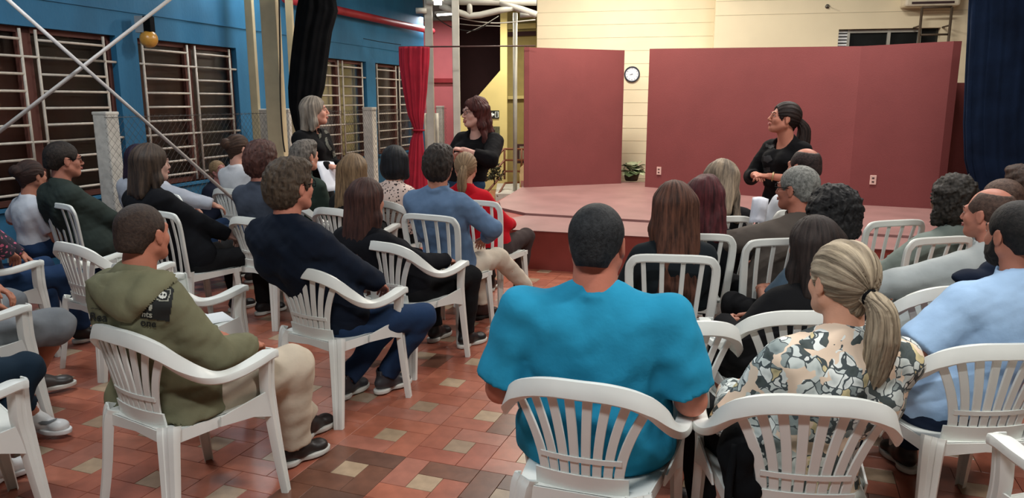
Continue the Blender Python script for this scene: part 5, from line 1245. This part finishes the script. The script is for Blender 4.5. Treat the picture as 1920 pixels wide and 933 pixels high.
# ================================================================ details on the figures
def pix_bvh(P):
    me = P.get('over', P['topo']).data; bvh = BVHTree.FromPolygons([v.co for v in me.vertices], [tuple(f.vertices) for f in me.polygons]); root = P['root']
    bpy.context.view_layer.update(); Mi = (Matrix.Translation((P['x'], P['y'], 0)) @ Matrix.Rotation(math.radians(P['rot']), 4, 'Z')).inverted()
    o = Mi @ Vector((0, 0, CAM_H)); R3 = Mi.to_3x3()
    def f(px, py, h=0):
        d = (R3 @ ray(px, py)).normalized(); hit = bvh.ray_cast(o, d)
        if hit[0] is None: return None
        n = hit[1] if hit[1].dot(d) < 0 else -hit[1]
        return hit[0]+n*h-d*.001
    return f
def inpoly(x, y, P):
    c = False; j = len(P)-1
    for i in range(len(P)):
        if (P[i][1] > y) != (P[j][1] > y) and x < (P[j][0]-P[i][0])*(y-P[i][1])/(P[j][1]-P[i][1])+P[i][0]: c = not c
        j = i
    return c
def edged(x, y, P):
    b = 1e9
    for i in range(len(P)):
        a, c = P[i-1], P[i]; dx, dy = c[0]-a[0], c[1]-a[1]; t = max(0, min(1, ((x-a[0])*dx+(y-a[1])*dy)/(dx*dx+dy*dy+1e-9)))
        b = min(b, math.hypot(x-a[0]-t*dx, y-a[1]-t*dy))
    return b
def overlay(P, poly, name, m, height, step=3, soft=9, label=None, h0=.002):
    f = pix_bvh(P); xs = [q[0] for q in poly]; ys = [q[1] for q in poly]; idx = {}; V = []; F = []
    nx = int((max(xs)-min(xs))/step)+2; ny = int((max(ys)-min(ys))/step)+2
    for i in range(nx):
        for j in range(ny):
            x, y = min(xs)+i*step, min(ys)+j*step
            if inpoly(x, y, poly):
                d = edged(x, y, poly); p = f(x, y, h0+height*(1-math.exp(-d/soft)))
                if p is not None: idx[(i, j)] = len(V); V.append(p)
    for (i, j) in list(idx):
        if all(k in idx for k in ((i+1, j), (i+1, j+1), (i, j+1))): F.append((idx[(i, j)], idx[(i, j+1)], idx[(i+1, j+1)], idx[(i+1, j)]))
    if not F: return None
    o = link(name, raw(name, V, F), m, P['root'])
    if label: o['label'] = label
    return o
def letter_overlay(P, txt, px, py, size, m, ang=0, name='printed_lettering', h=.003):
    cu_ = bpy.data.curves.new(name, 'FONT'); cu_.body = txt; cu_.size = size; cu_.resolution_u = 3; cu_.offset = .35; me = text_mesh(cu_); f = pix_bvh(P)
    c, s = math.cos(ang), math.sin(ang); ok = True
    for v in me.vertices:
        x, y = v.co.x, v.co.y; p = f(px+c*x+s*y, py+s*x-c*y, h)
        if p is None: ok = False; p = Vector((0, 0, .5))
        v.co = p
    me.materials.append(m); o = bpy.data.objects.new(name, me); col.objects.link(o); o.parent = P['root']; return o
m_print = mat('jacket_print_black', (26, 28, 26), .8); m_pgrey = mat('jacket_print_grey', (150, 150, 136), .8); m_plight = mat('jacket_print_light', (206, 206, 196), .8)
K = people['khaki']
overlay(K, [(288, 541), (300, 534), (322, 537), (327, 543), (318, 603), (262, 596)], 'printed_patch', m_print, 0, 2, h0=.002, label='black printed patch')
overlay(K, [(291, 545), (320, 541), (322, 548), (316, 566), (300, 566), (288, 560)], 'patch_emblem_panel', m_pgrey, 0, 2, h0=.004)
overlay(K, [(293, 547), (318, 543.5), (319.5, 549), (314, 563.5), (301, 563.5), (291, 558)], 'patch_emblem_field', m_print, 0, 1.5, h0=.006)
overlay(K, [(297, 555), (300, 550), (306, 547), (312, 549), (314, 554), (311, 560), (305, 562), (299, 560)], 'patch_emblem', m_plight, 0, 1.2, h0=.008)
overlay(K, [(300, 553), (304, 550), (306, 553), (303, 557)], 'patch_emblem_mark', m_print, 0, 1, h0=.010)
overlay(K, [(306, 553), (310, 551), (312, 555), (308, 558)], 'patch_emblem_mark', m_print, 0, 1, h0=.010)
overlay(K, [(281, 571), (288, 571), (286, 583), (279, 582)], 'patch_block', m_pgrey, 0, 1.5, h0=.005)
letter_overlay(K, 'nts', 268, 592, 15, m_pgrey, .10, h=.006)
letter_overlay(K, 'Rea', 169, 600, 22, m_print, .06, h=.004)
letter_overlay(K, 'one', 264, 609, 19, m_print, .12, h=.004)
overlay(K, [(172, 576), (192, 579), (192, 581), (172, 578)], 'printed_line', m_print, 0, 1, h0=.003)
overlay(K, [(160, 528), (185, 514), (240, 506), (305, 507), (352, 516), (330, 532), (300, 556), (275, 582), (250, 607), (226, 604), (196, 582), (172, 556)], 'hood', M('cloth', (120, 118, 92)), .034, 3, 10, 'khaki hood hanging at the back')
# floral blouse etc need nothing more; held papers and small belongings
m_paper = mat('paper_white', (222, 226, 236), .6, .03)
def sheet(px, py, Y, w_, h_, rot, label, bend=.01, name='paper_sheet'):
    c = at_y(px, py, Y); V = []; n = 6; R_ = Matrix.Rotation(rot[2], 3, 'Z') @ Matrix.Rotation(rot[0], 3, 'X') @ Matrix.Rotation(rot[1], 3, 'Y')
    for i in range(n+1):
        for j in range(n+1):
            u, v = i/n-.5, j/n-.5; V.append(R_ @ Vector((u*w_, v*h_, bend*math.cos(u*5)+bend*.6*math.sin(v*6))))
    o = link(name, raw(name, V, [(i*(n+1)+j, (i+1)*(n+1)+j, (i+1)*(n+1)+j+1, i*(n+1)+j+1) for i in range(n) for j in range(n)]), m_paper); o.location = c
    so = o.modifiers.new('s', 'SOLIDIFY'); so.thickness = .0015; tag(o, label, 'paper'); return o

sheet(620, 330, 6.85, .24, .30, (1.05, .15, .9), 'white paper sheets held by the grey-haired standing woman')
sheet(1423, 394, 4.72, .10, .17, (1.15, .2, -.5), 'pale blue-white paper held up before the ash-blonde woman', .02)
# black bag squeezed in the chair of the floral blouse
def blob(name, prims, m, label, cat, h=.008, wr=.004, subs=()):
    allp = [c for c, r in prims]; lo = np.min([np.array(c)-max(r) for c, r in prims], 0)-.03; hi = np.max([np.array(c)+max(r) for c, r in prims], 0)+.03
    ctr = (lo+hi)/2; f = SDF(*[axis(a-c_, b-c_, h) for a, b, c_ in zip(lo, hi, ctr)])
    for c, r in prims: f.ell(np.array(c)-ctr, r, None, .02)
    f.wrinkle(wr, 40, 4); P, Q = f.mesh(); root = empty(name, ctr); tag(root, label, cat); link('bag_body' if cat == 'bag' else 'cloth', np_mesh(name, [(P, Q)]), m, root); return root
q = at_z(1382, 830, .60)
rt_ = blob('black_bag', [((q.x, q.y, .56), (.05, .09, .11)), ((q.x+.02, q.y-.03, .48), (.06, .07, .05))], m_black, 'black bag hanging at the left side of the floral blouse woman', 'bag')
sub(MB().tube(spline([(q.x-.02, q.y-.05, .62), (q.x-.045, q.y-.09, .52), (q.x-.05, q.y-.11, .44)], 4), .012, 6), 'strap', m_black, rt_)
q = at_z(1380, 545, .50)
blob('black_handbag', [((q.x, q.y, .50), (.045, .06, .07)), ((q.x+.01, q.y, .42), (.035, .05, .05))], m_black, 'small black handbag hanging between the chestnut-haired and black-clad women', 'bag')
q = at_z(1845, 506, .93)
blob('dark_jacket', [((q.x-.03, q.y, .90), (.10, .05, .035)), ((q.x+.08, q.y+.02, .93), (.09, .05, .04)), ((q.x+.02, q.y+.02, .86), (.12, .04, .05))], M('cloth', (22, 30, 46)), 'dark navy jacket lying between the pale grey and light blue shirts', 'jacket')
K = people['p29']; e, wv = K['arms'][-1]; c = wv+(e-wv)*.06; d = (wv-e)/np.linalg.norm(wv-e); u_ = np.cross(d, V3(0, 0, 1)); u_ /= np.linalg.norm(u_); v_ = np.cross(d, u_)
MB().tube([c+.036*(math.cos(a)*u_+math.sin(a)*v_) for a in np.linspace(0, 2*PI, 19)], .011, 8, caps=False).build('wristband', m_black, K['root'])
K = people['s3']; e, wv = K['arms'][-1]; c = wv+(e-wv)*.10; d = (wv-e)/np.linalg.norm(wv-e); u_ = np.cross(d, V3(0, 0, 1)); u_ /= np.linalg.norm(u_); v_ = np.cross(d, u_)
MB().tube([c+.033*(math.cos(a)*u_+math.sin(a)*v_) for a in np.linspace(0, 2*PI, 19)], .007, 8, caps=False).build('wristwatch', mat('watch_gold', (200, 176, 130), .3, metal=.7), K['root'])

# pale print on the grey-haired speaker's blouse, faint print on the ponytailed speaker's top
m_pp = mat('blouse_print', (84, 84, 76), .8); K = people['s1']
for P_ in ([(606, 246), (612, 240), (622, 243), (624, 252), (617, 250), (610, 252)], [(618, 256), (626, 252), (632, 262), (630, 275), (625, 270), (622, 262)], [(608, 258), (613, 256), (616, 268), (624, 280), (618, 284), (610, 272)], [(622, 284), (630, 280), (631, 292), (624, 297)], [(596, 250), (602, 248), (603, 258), (598, 262)]):
    overlay(K, P_, 'blouse_print', m_pp, 0, 1.2, h0=.003)
K = people['s3']; m_pp2 = mat('top_print', (44, 44, 46), .8)
for P_ in ([(1436, 268), (1446, 272), (1452, 268), (1454, 274), (1446, 280), (1436, 276)], [(1432, 292), (1445, 290), (1450, 300), (1440, 306), (1432, 302)], [(1431, 314), (1444, 312), (1446, 322), (1434, 324)]):
    overlay(K, P_, 'top_print', m_pp2, 0, 1.2, h0=.003)
# grey curved mark on the white sneaker
K = dict(people['p18']); sh_ = [c for c in K['root'].children if c.name.startswith('shoe')]
K['over'] = sh_[1]
o = overlay(K, [(70, 792), (78, 797), (90, 796), (106, 788), (112, 779), (102, 785), (90, 789), (78, 789)], 'shoe_mark', mat('shoe_mark_grey', (120, 124, 126), .5), 0, 1, h0=.002, label='grey curved mark on the sneaker')
